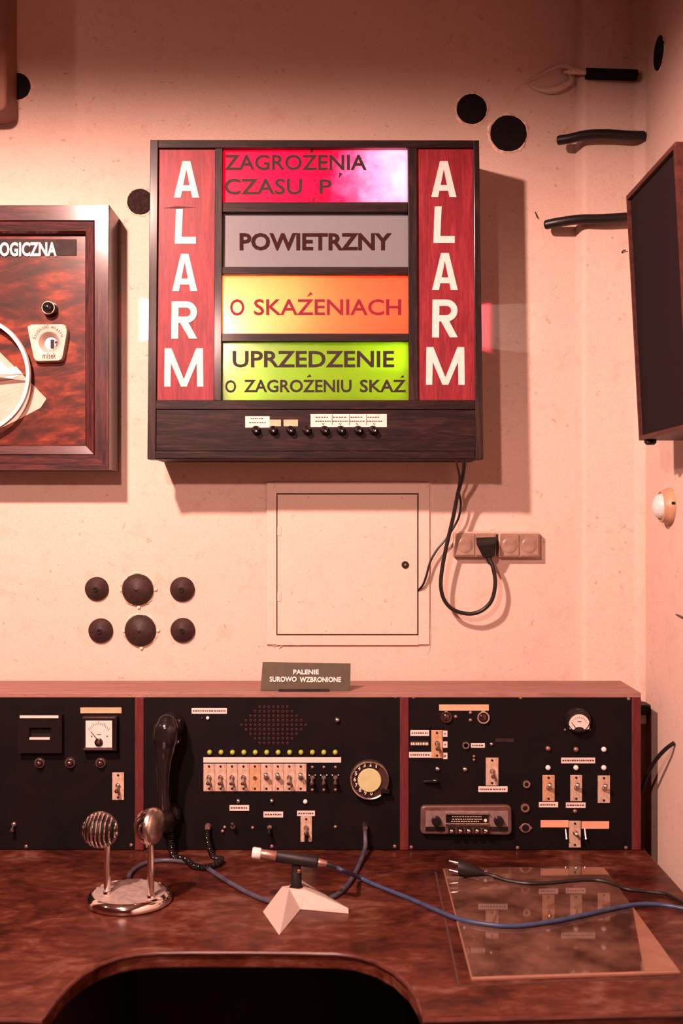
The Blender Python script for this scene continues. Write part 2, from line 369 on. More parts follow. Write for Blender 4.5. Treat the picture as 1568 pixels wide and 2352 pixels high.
# carcass: top, bottom, slotted sides, back, shelves between the lamp compartments
def slab(px0, px1, pyc, y0, y1, t, name, mat='desk_dark'):
    a = U(px0, pyc, yf(pyc)); b = U(px1, pyc, yf(pyc))
    MB().box((a.x, y0, a.z-t/2), (b.x, y1, a.z+t/2)).build(name, mat, box)
M['inside'] = plain('grey_painted_inside', (0.22, 0.20, 0.19), 0.7)
slab(350, 1096, 326, yf(326)+0.02, -0.002, 0.008, 'top_board')
slab(346, 1102, 1049, yf(1049)+0.03, -0.002, 0.008, 'bottom_board')
for p in (475, 621, 775, 930): slab(352, 1096, p, yf(p)+0.03, -0.004, 0.006, 'shelf_board', 'inside')
XL = U(350, 700, yf(700)).x; XRr = U(1096, 700, yf(700)).x
for xs, sg, slot in ((XL, 1, (660, 740)), (XRr, -1, (668, 766))):
    a = xs; b = xs+sg*0.010; x0, x1 = min(a, b), max(a, b)
    zt = U(0, 326, yf(326)).z; zb = U(0, 1049, yf(1049)).z
    s1 = U(0, slot[0], yf(690)).z; s0 = U(0, slot[1], yf(690)).z
    m = MB(); yfr = -0.128
    m.box((x0, yfr, zb), (x1, -0.002, s0)); m.box((x0, yfr, s1), (x1, -0.002, zt))
    m.box((x0, yfr, s0), (x1, -0.028 if sg > 0 else -0.024, s1)); m.box((x0, -0.005, s0), (x1, -0.002, s1))
    m.build('side_board', 'desk_dark', box)
m = MB().box((XL+0.012, -0.003, U(0, 1045, yf(1049)).z), (XRr-0.012, -0.001, U(0, 330, yf(330)).z)); m.build('back_board', 'inside', box)
# red boards with painted letters
def letter(ch, x0, x1, y0, y1, parent, w):
    m = MB(); T = 0.0012
    def P(x, y): return U(x, y, yf(y, 0.008-T))
    def poly(pts):
        e = Vector((0, -0.00004*len(m.f)/6.0, 0)); m.prism([P(x, y)+e for x, y in pts], (0, T*0.9, 0))
    xc = (x0+x1)/2; h = y1-y0
    if ch == 'L':
        poly([(x0+3, y0), (x0+3+w, y0), (x0+w, y1-w), (x0+w, y1), (x0, y1)]); poly([(x0+w-2, y1-w), (x1, y1-w), (x1, y1), (x0+w-2, y1)])
    if ch == 'A':
        t = w*0.56; k = w*0.99
        poly([(xc-t, y0), (xc+1, y0), (xc+1, y0+14), (x0+k, y1), (x0, y1)]); poly([(xc-1, y0), (xc+t, y0), (x1, y1), (x1-k, y1), (xc-1, y0+14)])
        yb = y0+h*0.66; yc = y0+h*0.82
        def xl(y): return x0+k+(xc-x0-k)*(y1-y)/(h-14)-2
        poly([(xl(yb), yb), (2*xc-xl(yb), yb), (2*xc-xl(yc), yc), (xl(yc), yc)])
    if ch == 'R':
        poly([(x0+1, y0), (x0+1+w, y0), (x0+w, y1), (x0, y1)])
        hb = h*0.58; r = hb/2; cx = x1-r-0.5; cy = y0+r; ri = r-w*0.92
        arc = [(cx+r*math.cos(t), cy+r*math.sin(t)) for t in [(-0.5+k/14)*math.pi for k in range(15)]]
        ari = [(cx+ri*math.cos(t), cy+ri*math.sin(t)) for t in [(-0.5+k/14)*math.pi for k in range(15)]]
        outer = [(x0+w-1, y0)]+arc+[(x0+w-1, y0+hb)]; inner = [(x0+w-1, y0+w*0.92)]+ari+[(x0+w-1, y0+hb-w*0.92)]
        for k in range(len(outer)-1): poly([outer[k], outer[k+1], inner[k+1], inner[k]])
        poly([(x0+w+3, y0+hb-3), (x0+w+3+w*1.2, y0+hb-3), (x1, y1), (x1-w*1.15, y1)])
    if ch == 'M':
        poly([(x0+1, y0), (x0+1+w*0.95, y0), (x0+w*0.9, y1), (x0, y1)]); poly([(x1-w*0.95-1, y0), (x1-1, y0), (x1, y1), (x1-w*0.9, y1)])
        poly([(x0+1, y0), (x0+w*1.05, y0), (xc+w*0.42, y1), (xc-w*0.42, y1)]); poly([(x1-w*1.05, y0), (x1-1, y0), (xc+w*0.42, y1), (xc-w*0.42, y1)])
    m.build('letter', 'cream_paint', parent)
lb = quad_block([(362, 340), (495, 340), (491, 919), (356, 919)], 0.008, 0.008, 'red_board', 'red_board', box)
rb = quad_block([(956, 339), (1088, 339), (1093, 919), (959, 919)], 0.008, 0.008, 'red_board', 'red_board', box)
for ch, x0, x1, y0, y1 in (('A', 399, 457, 370, 454), ('L', 401, 450, 480, 560), ('A', 395, 453, 583, 669), ('R', 393, 453, 692, 778), ('M', 377, 467, 800, 888)):
    letter(ch, x0, x1, y0, y1, lb, 16)
for ch, x0, x1, y0, y1 in (('A', 990, 1048, 370, 453), ('L', 995, 1044, 474, 558), ('A', 992, 1051, 581, 666), ('R', 992, 1051, 688, 775), ('M', 978, 1067, 797, 884)):
    letter(ch, x0, x1, y0, y1, rb, 16)
m = MB(); m.prism([U(x, y, yf(y, 0.0076)) for x, y in ((374, 478), (405, 474), (450, 476), (405, 479))], (0, 0.0003, 0)); m.build('scratch', 'gap', lb)
# backlit sheets
PO = 0.016
def sheet(q, mat): return quad_block(q, PO, 0.003, 'backlit_sheet', mat, box)
def yp(py): return yf(py, PO)
def accent(pts, parent, mat):
    m = MB().prism([U(x, y, yp(y)-0.0012) for x, y in pts], (0, 0.0010, 0)); m.build('accent_mark', mat, parent)
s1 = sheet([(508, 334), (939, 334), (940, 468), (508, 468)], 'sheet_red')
s2 = sheet([(508, 483), (939, 483), (940, 617), (507, 617)], 'sheet_grey')
s3 = sheet([(506, 627), (940, 627), (941, 770), (506, 770)], 'sheet_yellow')
s4 = sheet([(505, 780), (941, 780), (942, 924), (504, 924)], 'sheet_green')
M['ink_red'] = plain('crimson_sign_letter', (0.15, 0.004, 0.016), 0.6, spec=0.15)
lettering('ZAGROZENIA', 515, 842, 355, 391, yp, 'ink', s1, 0.020)
accent([(709, 351), (717, 343), (720, 350)], s1, 'ink')
lettering('CZASU', 515, 694, 410, 447, yp, 'ink', s1, 0.020)
lettering('P', 733, 762, 412, 445, yp, 'ink', s1, 0.020)
accent([(777, 410), (779, 396), (787, 399)], s1, 'ink'); accent([(716, 460), (722, 449), (722, 463)], s1, 'ink')
lettering('POWIETRZNY', 550, 899, 535, 575, yp, 'grey_ink', s2, 0.03)
lettering('O', 528, 561, 687, 725, yp, 'ink_red', s3, 0.014); lettering('SKAZENIACH', 583, 921, 687, 724, yp, 'ink_red', s3, 0.016)
accent([(704, 682), (713, 670), (718, 676)], s3, 'ink_red')
lettering('UPRZEDZENIE', 534, 905, 806, 844, yp, 'ink', s4, 0.020)
lettering('O', 517, 542, 873, 902, yp, 'ink', s4, 0.018); lettering('ZAGROZENIU', 560, 807, 872, 901, yp, 'ink', s4, 0.020); lettering('SKAZ', 826, 932, 872, 901, yp, 'ink', s4, 0.020)
accent([(704, 867), (711, 859), (715, 865)], s4, 'ink'); accent([(919, 868), (925, 861), (928, 867)], s4, 'ink')
# lamps inside the compartments
def bulb(px, py, back, power, col, r=0.008):
    d = bpy.data.lights.new('signal_bulb', 'POINT'); d.energy = power; d.color = col; d.shadow_soft_size = r
    o = bpy.data.objects.new('signal_bulb', d); C.objects.link(o); p = U(px, py, yf(py)); p.y += back
    o.parent = box; o.location = p-WORLD[box]
bulb(905, 398, 0.070, 17.0, (1.0, 0.86, 0.92)); bulb(610, 402, 0.10, 11.0, (1.0, 0.7, 0.95))
bulb(530, 697, 0.080, 17.0, (1.0, 0.97, 0.88)); bulb(890, 700, 0.080, 11.0, (1.0, 0.08, 0.18))
bulb(498, 885, 0.066, 4.2, (1.0, 1.0, 1.0)); bulb(940, 808, 0.066, 3.8, (1.0, 1.0, 1.0)); bulb(700, 850, 0.13, 1.0, (1.0, 1.0, 0.9))
# control board: push buttons and paper labels
def bb(px, py, off=0.005): return U(px, py, yf(py, off))
def paper_on_box(x0, x1, y0, y1, mat, off=0.0042):
    return quad_block([(x0, y0), (x1, y0), (x1, y1), (x0, y1)], off, 0.0008, 'paper_label', mat, base_board)
def dashes_px(x0, x1, yc, h, depth_fn, parent_m, rnd):
    x = x0
    while x < x1-2:
        w = rnd.uniform(2.5, 5.0)
        parent_m.prism([depth_fn(a, b) for a, b in ((x, yc+h/2), (min(x+w, x1), yc+h/2), (min(x+w, x1), yc-h/2), (x, yc-h/2))], (0, 0.0002, 0))
        x += w+rnd.uniform(1.0, 2.2)
l1 = paper_on_box(563, 619, 956, 982, 'paper', 0.0040)
paper_on_box(619, 645, 964, 979, 'peach_paper', 0.0043); paper_on_box(651, 684, 964, 979, 'peach_paper', 0.0043)
l2 = paper_on_box(713, 888, 951, 981, 'paper', 0.0040)
rnd = random.Random(3); fn = lambda a, b: bb(a, b, 0.0037)
m = MB(); dashes_px(575, 604, 961, 2.2, fn, m, rnd); dashes_px(572, 611, 971, 2.6, fn, m, rnd); m.build('print', 'print', l1)
m = MB()
for k in range(4):
    xa = 722+k*39.5; dashes_px(xa+3, xa+33, 958.5, 2.4, fn, m, rnd); dashes_px(xa+2, xa+37, 967.5, 2.4, fn, m, rnd)
    for sx in (-2.2, 2.2): m.prism([fn(742+k*39+sx-0.8, 972), fn(742+k*39+sx+0.8, 972), fn(742+k*39+0.6, 976.5), fn(742+k*39-0.6, 976.5)], (0, 0.0002, 0))
for xx in (762, 801.5, 841): m.prism([fn(xx, 976), fn(xx+1.2, 976), fn(xx+1.2, 952), fn(xx, 952)], (0, 0.0002, 0))
m.build('print', 'print', l2)
for px in (588, 627, 667, 704, 745, 782, 822, 856):
    c = bb(px, 988); MB().lathe(c, (0, -1, 0), [(0, 0.0095), (0.006, 0.0095), (0.0075, 0.008), (0.018, 0.0075), (0.020, 0.006), (0.0195, 0.003), (0.0185, 0.0005)], 20).build('push_button', 'black_gloss', base_board, True)

# mains cable from the box to the socket, and a thin bell wire into the wall hatch
cable = thing('power_cable', 'black mains cable looping from the alarm box to the wall socket', 'cable', U(1075, 1411, -0.02))
pts = [U(1064, 1046, -0.15), U(1066, 1062, -0.13), U(1062, 1095, -0.10), U(1052, 1130, -0.075), U(1040, 1190, -0.062), U(1027, 1245, -0.055), U(1016, 1300, -0.05), U(1012, 1345, -0.048), U(1020, 1378, -0.046), U(1042, 1401, -0.044), U(1078, 1410, -0.044), U(1108, 1401, -0.046), U(1129, 1378, -0.05), U(1137, 1340, -0.052), U(1132, 1305, -0.05), U(1122, 1280, -0.045)]
MB().tube(spline(pts, 8), 0.0046, 10).build('cord', 'rubber', cable, True)
plug_q = [U(1093, 1247, -0.058), U(1139, 1243, -0.058), U(1137, 1274, -0.062), U(1113, 1283, -0.062)]
m = MB()
fr = [U(1110, 1283, -0.052), U(1131, 1281, -0.052), U(1139, 1247, -0.062), U(1093, 1249, -0.062)]
bk = [U(1108, 1280, -0.026), U(1136, 1279, -0.026), U(1141, 1232, -0.026), U(1092, 1234, -0.026)]
m.hexa(fr+bk); m.build('plug_body', 'black_matt', cable, False, 0.003)
MB().lathe(U(1121, 1278, -0.043), (U(1126, 1296, -0.047)-U(1121, 1278, -0.043)), [(0, 0.0075), (0.012, 0.006), (0.018, 0.005)], 14).build('strain_relief', 'rubber', cable, True)
wire = [U(1046, 1046, -0.14), U(1049, 1068, -0.10), U(1055, 1095, -0.07), U(1053, 1125, -0.045), U(1058, 1155, -0.035), U(1054, 1185, -0.03), U(1044, 1207, -0.026), U(1024, 1238, -0.024), U(1004, 1262, -0.022), U(988, 1290, -0.02), U(978, 1325, -0.018), U(970, 1345, -0.015), U(960, 1356, -0.006)]
tag(MB().tube(spline(wire, 7), 0.0026, 8).build('bell_wire', 'rubber', None, True), 'thin black twisted wire running from the alarm box into the wall hatch', 'wire')

# ================================================================== WIND BOARD ON THE LEFT
MY = -0.112
board = thing('weather_board', 'varnished mahogany weather board with thick moulded frame, cut off by the left edge', 'board', U(-150, 1078, -0.05))
def mb_profile(name, mat, seg):
    """seg: list of (corner outer px, inner px) building one mitred moulding length"""
    m = MB(); rings = []
    for (ox, oy), (ix, iy) in seg:
        r = []
        for t, y in ((0, -0.004), (0, MY+0.004), (0.02, MY), (0.54, MY), (0.565, MY+0.004), (0.59, MY+0.001), (0.90, MY+0.005), (0.95, MY+0.011), (0.97, MY+0.024), (1.0, MY+0.0245), (1.0, -0.06), (1.0, -0.004)):
            p = U(ox+(ix-ox)*t, oy+(iy-oy)*t, MY); r.append(Vector((p.x, y, p.z)))
        rings.append(r)
    m.loft(rings); return m.build(name, mat, board)
OL, OR, OT, OB = -560, 250, 470, 1079
IL, IR, IT, IB = -500, 190, 536, 1018
mb_profile('frame_rail', 'mframe_h', [((OL, OT), (IL, IT)), ((OR, OT), (IR, IT))])
mb_profile('frame_stile', 'mframe_v', [((OR, OT), (IR, IT)), ((OR, OB), (IR, IB))])
mb_profile('frame_rail', 'mframe_h', [((OR, OB), (IR, IB)), ((OL, OB), (IL, IB))])
mb_profile('frame_stile', 'mframe_v', [((OL, OB), (IL, IB)), ((OL, OT), (IL, IT))])
PY = MY+0.024
a = U(IL-6, IB+6, MY); b = U(IR+6, IT-6, MY)
pan = MB().box((a.x, PY, a.z), (b.x, PY+0.012, b.z)).build('panel', 'plywood', board)
MB().box((a.x, -0.02, a.z), (b.x, -0.002, b.z)).build('back_panel', 'desk_dark', board)
def pb(px, py, off=0.0): p = U(px, py, PY); p.y -= off; return p
a = pb(-330, 587); b = pb(176, 550)
nl = MB().box((a.x, PY-0.002, a.z), (b.x, PY, b.z)).build('name_plate', 'mark_black', board)
lettering('LOGICZNA', -14, 130, 556, 589, PY-0.002, 'sign_white', nl, 0.035)
c = pb(117, 711); MB().lathe(c, (0, -1, 0), [(0, 0.0165), (0.003, 0.0165), (0.020, 0.0150), (0.0225, 0.0150)], 28).build('push_button_collar', 'black_gloss', board, True)
MB().lathe(c+Vector((0, -0.0226, 0)), (0, -1, 0), [(0, 0.0146), (0.0012, 0.0140), (0.0012, 0.0128), (0, 0.0126)], 28, False, False).build('push_button_rim', 'brassm', board, True)
MB().lathe(c+Vector((0, -0.0235, 0)), (0, -1, 0), [(0, 0.0130), (0.006, 0.0115), (0.010, 0.008), (0.012, 0.003), (0.0122, 0.0003)], 28).build('push_button_cap', 'black_gloss', board, True)
# ivory wind-speed window
def rounded(pts, r, n=4):
    out = []
    for i in range(len(pts)):
        p = Vector(pts[i]); a = Vector(pts[i-1]); b = Vector(pts[(i+1) % len(pts)])
        u = (a-p).normalized(); w = (b-p).normalized()
        for k in range(n+1):
            t = k/n; out.append(p+u*r*(1-t)**2+w*r*t**2)
    return out
poly = rounded([(66, 748), (157, 747), (160, 765), (148, 832), (84, 834)], 9)
m = MB(); cx, cy = 118, 789; N = 40
ring_o = []
import itertools
def ray_poly(th):
    d = Vector((math.cos(th), math.sin(th))); best = None
    for i in range(len(poly)):
        p, q = poly[i]-Vector((cx, cy)), poly[(i+1) % len(poly)]-Vector((cx, cy)); e = q-p
        den = d.x*e.y-d.y*e.x
        if abs(den) < 1e-9: continue
        t = (p.x*e.y-p.y*e.x)/den; s_ = (p.x*d.y-p.y*d.x)/den
        if t > 0 and -1e-6 <= s_ <= 1+1e-6 and (best is None or t < best): best = t
    return Vector((cx, cy))+d*best
rings = []
for rr, off in ((None, 0.0), (None, 0.016), (None, 0.020), (28, 0.020), (24, 0.019), (15, 0.006), (15, 0.001)):
    r = []
    for k in range(N):
        th = 2*math.pi*k/N
        if rr is None:
            q = ray_poly(th)
            if off == 0.020: q = Vector((cx, cy))+(q-Vector((cx, cy)))*0.965
        else: q = Vector((cx+rr*math.cos(th), cy+rr*math.sin(th)))
        r.append(pb(q.x, q.y, off))
    rings.append(r)
m.loft(rings, False, False); win = m.build('wind_speed_window', 'ivory', board, True)
MB().lathe(pb(118, 789, 0.001), (0, -1, 0), [(0, 0.0142), (0.002, 0.0142)], 24).build('number_wheel', 'white_map', win)
lettering('1', 116, 124, 780, 800, PY-0.0045, 'ink', win, 0.03); lettering('2', 126, 132, 783, 800, PY-0.0045, 'ink', win, 0.03)
lettering('m/sek', 98, 128, 810, 823, PY-0.0202, 'print', win, -0.005)
txt = 'Szybkość wiatru'
for k, ch in enumerate(txt):
    if ch == ' ': continue
    th = math.radians(-165+k*(140/14.0)); R = 36
    vs, fs = arc_text_mesh(ch, -0.003)
    mm = MB(); s_ = 11.5; wch = max(v.x for v in vs)+min(v.x for v in vs)
    pts = []
    for v in vs:
        lx = (v.x-wch/2)*s_; ly = v.y*s_; rad = R+ly-4; 
        tx, ty = -math.sin(th), math.cos(th)
        pts.append(pb(cx+rad*math.cos(th)*0.95+lx*tx, cy+rad*math.sin(th)+lx*ty, 0.0206))
    mm.add(pts, fs); mm.build('lettering', 'print', win)
# wind dial: maps under a white ring with a pointer
def flat(pts, off, th, name, mat): return MB().prism([pb(x, y, off+th) for x, y in pts], (0, th, 0)).build(name, mat, board)
mapc = flat([(-70, 740), (78, 886), (107, 916), (93, 937), (40, 965), (0, 984), (-90, 1010), (-170, 880)], 0.0, 0.0012, 'map_sheet', 'map_paper')
flat([(-60, 760), (0, 828), (18, 846), (38, 842), (52, 858), (30, 870), (-60, 880)], 0.0016, 0.0008, 'map_card', 'white_map')
m = MB(); rnd = random.Random(5)
for k in range(6):
    y0 = 900+k*13; x1 = 66-k*9
    m.prism([pb(-20, y0+8, 0.0014), pb(x1, y0-18-k*3, 0.0014), pb(x1, y0-17-k*3, 0.0014), pb(-20, y0+9, 0.0014)], (0, 0.0001, 0))
for k in range(9):
    x = rnd.uniform(0, 50); y = rnd.uniform(890, 950); m.prism([pb(x, y, 0.0014), pb(x+1, y, 0.0014), pb(x+5, y+9, 0.0014), pb(x+4, y+9, 0.0014)], (0, 0.0001, 0))
m.build('map_lines', M['peach_paper'], mapc)
c = pb(-58, 866, 0.030); R = 0.1275
m = MB(); N = 72
rings = []
for k in range(N+1):
    th = 2*math.pi*k/N; d = Vector((math.cos(th), 0, math.sin(th)))
    rings.append([c+d*(R+a)+Vector((0, b, 0)) for a, b in ((-0.0045, 0.004), (-0.0045, -0.003), (-0.001, -0.0045), (0.003, -0.003), (0.0045, 0.006), (0.0, 0.008))])
m.loft(rings, False, False); ring = m.build('dial_ring', 'white_enamel', board, True)
pc = pb(-58, 866, 0.026)
q = [pb(-58, 842, 0.026), pb(0, 854, 0.026), pb(66, 862, 0.026), pb(0, 871, 0.026), pb(-58, 884, 0.026)]
m = MB(); top = [p+Vector((0, -0.006, 0)) for p in (pb(-58, 864, 0.026), pb(60, 862.3, 0.026))]
m.add(q+top, [(0, 1, 2, 6, 5), (5, 6, 2, 3, 4), (4, 3, 2, 1, 0), (0, 5, 4)]); m.build('pointer', 'white_enamel', board)
MB().lathe(pb(-58, 866), (0, -1, 0), [(0, 0.012), (0.034, 0.012), (0.038, 0.008)], 20).build('spindle', 'steel', board, True)

# brown casing cut off by the top left corner
cas = thing('wall_casing', 'brown round-cornered casing hanging at the top left corner of the photo', 'casing', U(-120, 255, -0.03))
poly = rounded([(15, -330), (15, 256), (-330, 268), (-330, -330)], 26, 6)
MB().prism([U(x, y, -0.085) for x, y in poly], (0, 0.083, 0)).build('shell', 'casing', cas, False, 0.006)
poly = rounded([(-12, -300), (-12, 224), (-300, 238), (-300, -300)], 20, 6)
MB().prism([U(x, y, -0.088) for x, y in poly], (0, 0.004, 0)).build('front_panel', 'grille', cas)

# ================================================================== WALL PLUGS AND CABLE ENDS
def ragged_ring(c, axis, r0, r1, d, seed, n=46):
    rn = random.Random(seed); a = Vector(axis).normalized(); u = Vector((1, 0, 0)) if abs(a.x) < 0.5 else Vector((0, 1, 0)); w = Vector((0, 0, 1))
    rings = [[], [], []]; ph = rn.uniform(0, 6)
    for k in range(n):
        t = 2*math.pi*k/n; j = 1+0.05*math.sin(5*t+ph)+rn.uniform(-0.045, 0.045)
        e = u*math.cos(t)+w*math.sin(t)
        rings[0].append(c+e*r1*j+a*0.0002); rings[1].append(c+e*((r0+r1)/2)*(1+(j-1)*0.5)+a*d*rn.uniform(0.6, 1.3)); rings[2].append(c+e*r0*(0.97+0.05*(j-1))+a*0.0008)
    return MB().loft(rings, False, False)
def hole_plug(px, py, rpx, label, seed, cat='cable duct', mat='hole'):
    c = U(px, py, 0); r = rpx*2.5/F
    t = thing('cable_duct_plug', label, cat, c, 'sealed cable ducts in the wall')
    ragged_ring(c, (0, -1, 0), r*0.96, r*1.13, 0.003, seed).build('plaster_rim', 'plaster_rag', t, True)
    rn = random.Random(seed); n = 40
    rings = [[c+Vector((math.cos(2*math.pi*k/n)*r*f*(1+rn.uniform(-.02, .02)), -dd*rn.uniform(0.8, 1.2), math.sin(2*math.pi*k/n)*r*f*(1+rn.uniform(-.02, .02)))) for k in range(n)] for f, dd in ((1.0, 0.0006), (0.97, 0.004), (0.7, 0.0035), (0.3, 0.0045), (0.02, 0.004))]
    MB().loft(rings, True, True).build('seal', mat, t, True)
hole_plug(1083, 251, 35, 'smaller round black sealed duct up and left of the bigger one beside the alarm box', 1)
hole_plug(1167, 307, 42, 'largest round black sealed duct, right of the alarm box top corner', 2)
hole_plug(40, 199, 31, 'round black sealed duct at the top left beside the brown casing', 3)
hole_plug(322, 464, 30, 'rough dark sealed duct half hidden behind the left edge of the alarm box', 4, mat='old_seal')
# the one in the right wall
c = Vector((XR, 0, 0)); D = XR*F/(1514-784.0); c = Vector((XR, D+CY, H-(122-1176)*D/F))
t = thing('cable_duct_plug', 'black sealed duct in the right wall, seen edge on as a narrow ellipse', 'cable duct', c, 'sealed cable ducts in the wall')
ragged_ring(c, (-1, 0, 0), 0.035, 0.039, 0.002, 9).build('plaster_rim', 'plaster_rag', t, True)
MB().lathe(c, (-1, 0, 0), [(0.0003, 0.0365), (0.003, 0.035), (0.003, 0.002)], 36).build('seal', 'hole', t, True)
# two rows of conical rubber caps
def cone_cap(px, py, rpx, label, seed):
    c = U(px, py, 0); r = rpx*2.5/F
    t = thing('rubber_cap', label, 'cap', c, 'conical rubber caps on the wall')
    MB().lathe(c, (0, -1, 0), [(0.0003, r*1.0), (0.006, r*1.0), (0.0075, r*0.96), (0.0085, r*0.93), (0.020, r*0.22)], 32, True, False).build('cone', 'plug_rubber', t, True)
    MB().lathe(c+Vector((0, -0.0195, 0)), (0, -1, 0), [(0, r*0.23), (0.004, r*0.17), (0.004, r*0.09), (0.000, r*0.085), (-0.001, 0.0002)], 18, False, True).build('nozzle', 'black_matt', t, True)
def dome_cap(px, py, rpx, label, seed):
    c = U(px, py, 0); r = rpx*2.5/F
    t = thing('rubber_cap', label, 'cap', c, 'conical rubber caps on the wall')
    MB().lathe(c, (0, -1, 0), [(0.0005, r), (0.006, r), (0.010, r*0.93), (0.017, r*0.66), (0.022, r*0.34), (0.0245, r*0.12), (0.025, 0.0005)], 36).build('dome', 'plug_rubber', t, True)
    MB().lathe(c+Vector((0, -0.0243, 0.001)), (0, -1, 0), [(0, 0.0035), (0.002, 0.003), (0.003, 0.0005)], 10).build('nipple', 'rubber', t, True)
    ragged_ring(c, (0, -1, 0), r*0.97, r*1.10, 0.004, seed).build('plaster_rim', 'plaster_rag', t, True)
    for sx, sz in ((1.12, 0.02), (-1.06, -0.02), (0.05, -1.12)):
        MB().lathe(c+Vector((sx*r, -0.0002, sz*r)), (0, -1, 0), [(0, 0.0045), (0.004, 0.004), (0.006, 0.001)], 8).build('plaster_blob', 'plaster_rag', t, True)
cone_cap(223, 1352, 27, 'small black rubber cap with centre hole, upper left of the six', 1)
dome_cap(317, 1354, 36, 'large black domed cap, upper of the middle pair of the six', 2)
cone_cap(419, 1353, 28, 'small black rubber cap with centre hole, upper right of the six', 3)
cone_cap(232, 1448, 28, 'small black rubber cap with centre hole, lower left of the six', 4)
dome_cap(323, 1448, 36, 'large black domed cap, lower of the middle pair of the six', 5)
cone_cap(420, 1447, 28, 'small black rubber cap with centre hole, lower right of the six', 6)
# cut cable ends bent out of the chase
def cable_stub(pts, r, label):
    p = spline(pts, 6)
    t = thing('cable_stub', label, 'cable', p[len(p)//2], 'cut cable ends by the corner')
    MB().tube(p, r, 12).build('sheath', 'rubber', t, True)
    d = (p[0]-p[1]).normalized()
    MB().lathe(p[0]-d*0.0005, d, [(0, r*0.99), (0.004, r*0.9), (0.006, r*0.5), (0.0062, 0.0004)], 12).build('end_seal', 'black_matt', t, True)
cable_stub([U(1284, 322, -0.040), U(1310, 318, -0.048), U(1345, 310, -0.056), U(1390, 308, -0.060), U(1440, 311, -0.060), U(1478, 312, -0.058)], 0.0108, 'short thick black cable stub, upper one bending over the corner edge right of the ducts')
cable_stub([U(1255, 516, -0.030), U(1285, 510, -0.042), U(1330, 504, -0.052), U(1380, 503, -0.056), U(1440, 499, -0.058), U(1480, 498, -0.056)], 0.0108, 'short thick black cable stub ending behind the right hand loudspeaker')
t = thing('plastered_cable', 'black cable end set in a plaster smear at the top right', 'cable', U(1400, 175, -0.04), 'cut cable ends by the corner')
MB().tube(spline([U(1345, 169, -0.045), U(1400, 171, -0.046), U(1462, 173, -0.046)], 5), 0.0125, 12).build('sheath', 'hole', t, True)
MB().tube(spline([U(1296, 166, -0.010), U(1318, 165, -0.030), U(1348, 167, -0.044)], 6), [0.004]*3+[0.0055]*10, 8).build('core', 'plaster_rag', t, True)
sm = [U(1200, 193, -0.002), U(1230, 178, -0.006), U(1262, 160, -0.010), U(1290, 152, -0.014), U(1312, 158, -0.018), U(1330, 166, -0.034)]
MB().tube(spline(sm, 5), [0.001+0.0055*k/25 for k in range(26)], 8).build('plaster_ridge', 'wall', t, True)
sm = [U(1215, 195, -0.002), U(1240, 206, -0.005), U(1270, 208, -0.007), U(1296, 198, -0.009), U(1312, 184, -0.010), U(1306, 170, -0.012)]
MB().tube(spline(sm, 5), [0.002+0.006*math.sin(math.pi*k/25) for k in range(26)], 8).build('plaster_ridge', 'wall', t, True)

# ================================================================== WALL HATCH
hat = thing('wall_hatch', 'cream painted square metal hatch door with black lock, below the alarm box', 'hatch', U(797, 1480, 0))
def wb(x0, x1, y0, y1, ya, yb, name, mat, bevel=0.0, parent=hat):
    a = U(x0, y1, 0); b = U(x1, y0, 0)
    return MB().box((a.x, ya, a.z), (b.x, yb, b.z)).build(name, mat, parent, False, bevel)
wb(634, 961, 1132, 1460, -0.0016, -0.0004, 'recess', 'gap')
wb(612, 635.2, 1108, 1480, -0.006, 0.0, 'frame_side', 'hatch', 0.0015); wb(960.6, 986, 1108, 1480, -0.006, 0.0, 'frame_side', 'hatch', 0.0015)
wb(634, 961, 1108, 1133, -0.0058, 0.0, 'frame_top', 'hatch'); wb(634, 961, 1459, 1482, -0.0058, 0.0, 'frame_bottom', 'hatch', 0.0015)
dr = wb(637.4, 957.6, 1136, 1456, -0.0070, -0.0017, 'door', 'hatch', 0.0008)
for py in (1220, 1370):
    wb(637, 646, py-10, py+10, -0.0085, -0.006, 'hinge', 'hatch', 0.001, dr)
c = U(930, 1297, -0.007)
MB().lathe(c, (0, -1, 0), [(0, 0.0082), (0.003, 0.0082), (0.004, 0.007), (0.004, 0.003), (0.002, 0.0028)], 24).build('lock_ring', 'black_matt', dr, True)
MB().lathe(c+Vector((0, -0.0015, 0)), (0, -1, 0), [(0, 0.0028), (0.002, 0.0026), (0.0022, 0.0002)], 12).build('lock_core', 'brassm', dr, True)
m = MB(); m.tube([U(613, 1481, -0.001), U(640, 1482, -0.002)], 0.0016, 6); m.tube(spline([U(640, 1488, -0.001), U(655, 1480, -0.003), U(690, 1483, -0.001)]), 0.0018, 6); m.build('paint_crack', 'plaster_rag', hat)
# paint line right of the hatch frame
m = MB().tube(spline([U(985, 1110, -0.0008), U(987, 1250, -0.0008), U(986, 1380, -0.0008), U(988, 1470, -0.0008), U(982, 1500, -0.0005)]), 0.0012, 6); m.build('paint_crack', 'plaster_rag', hat)

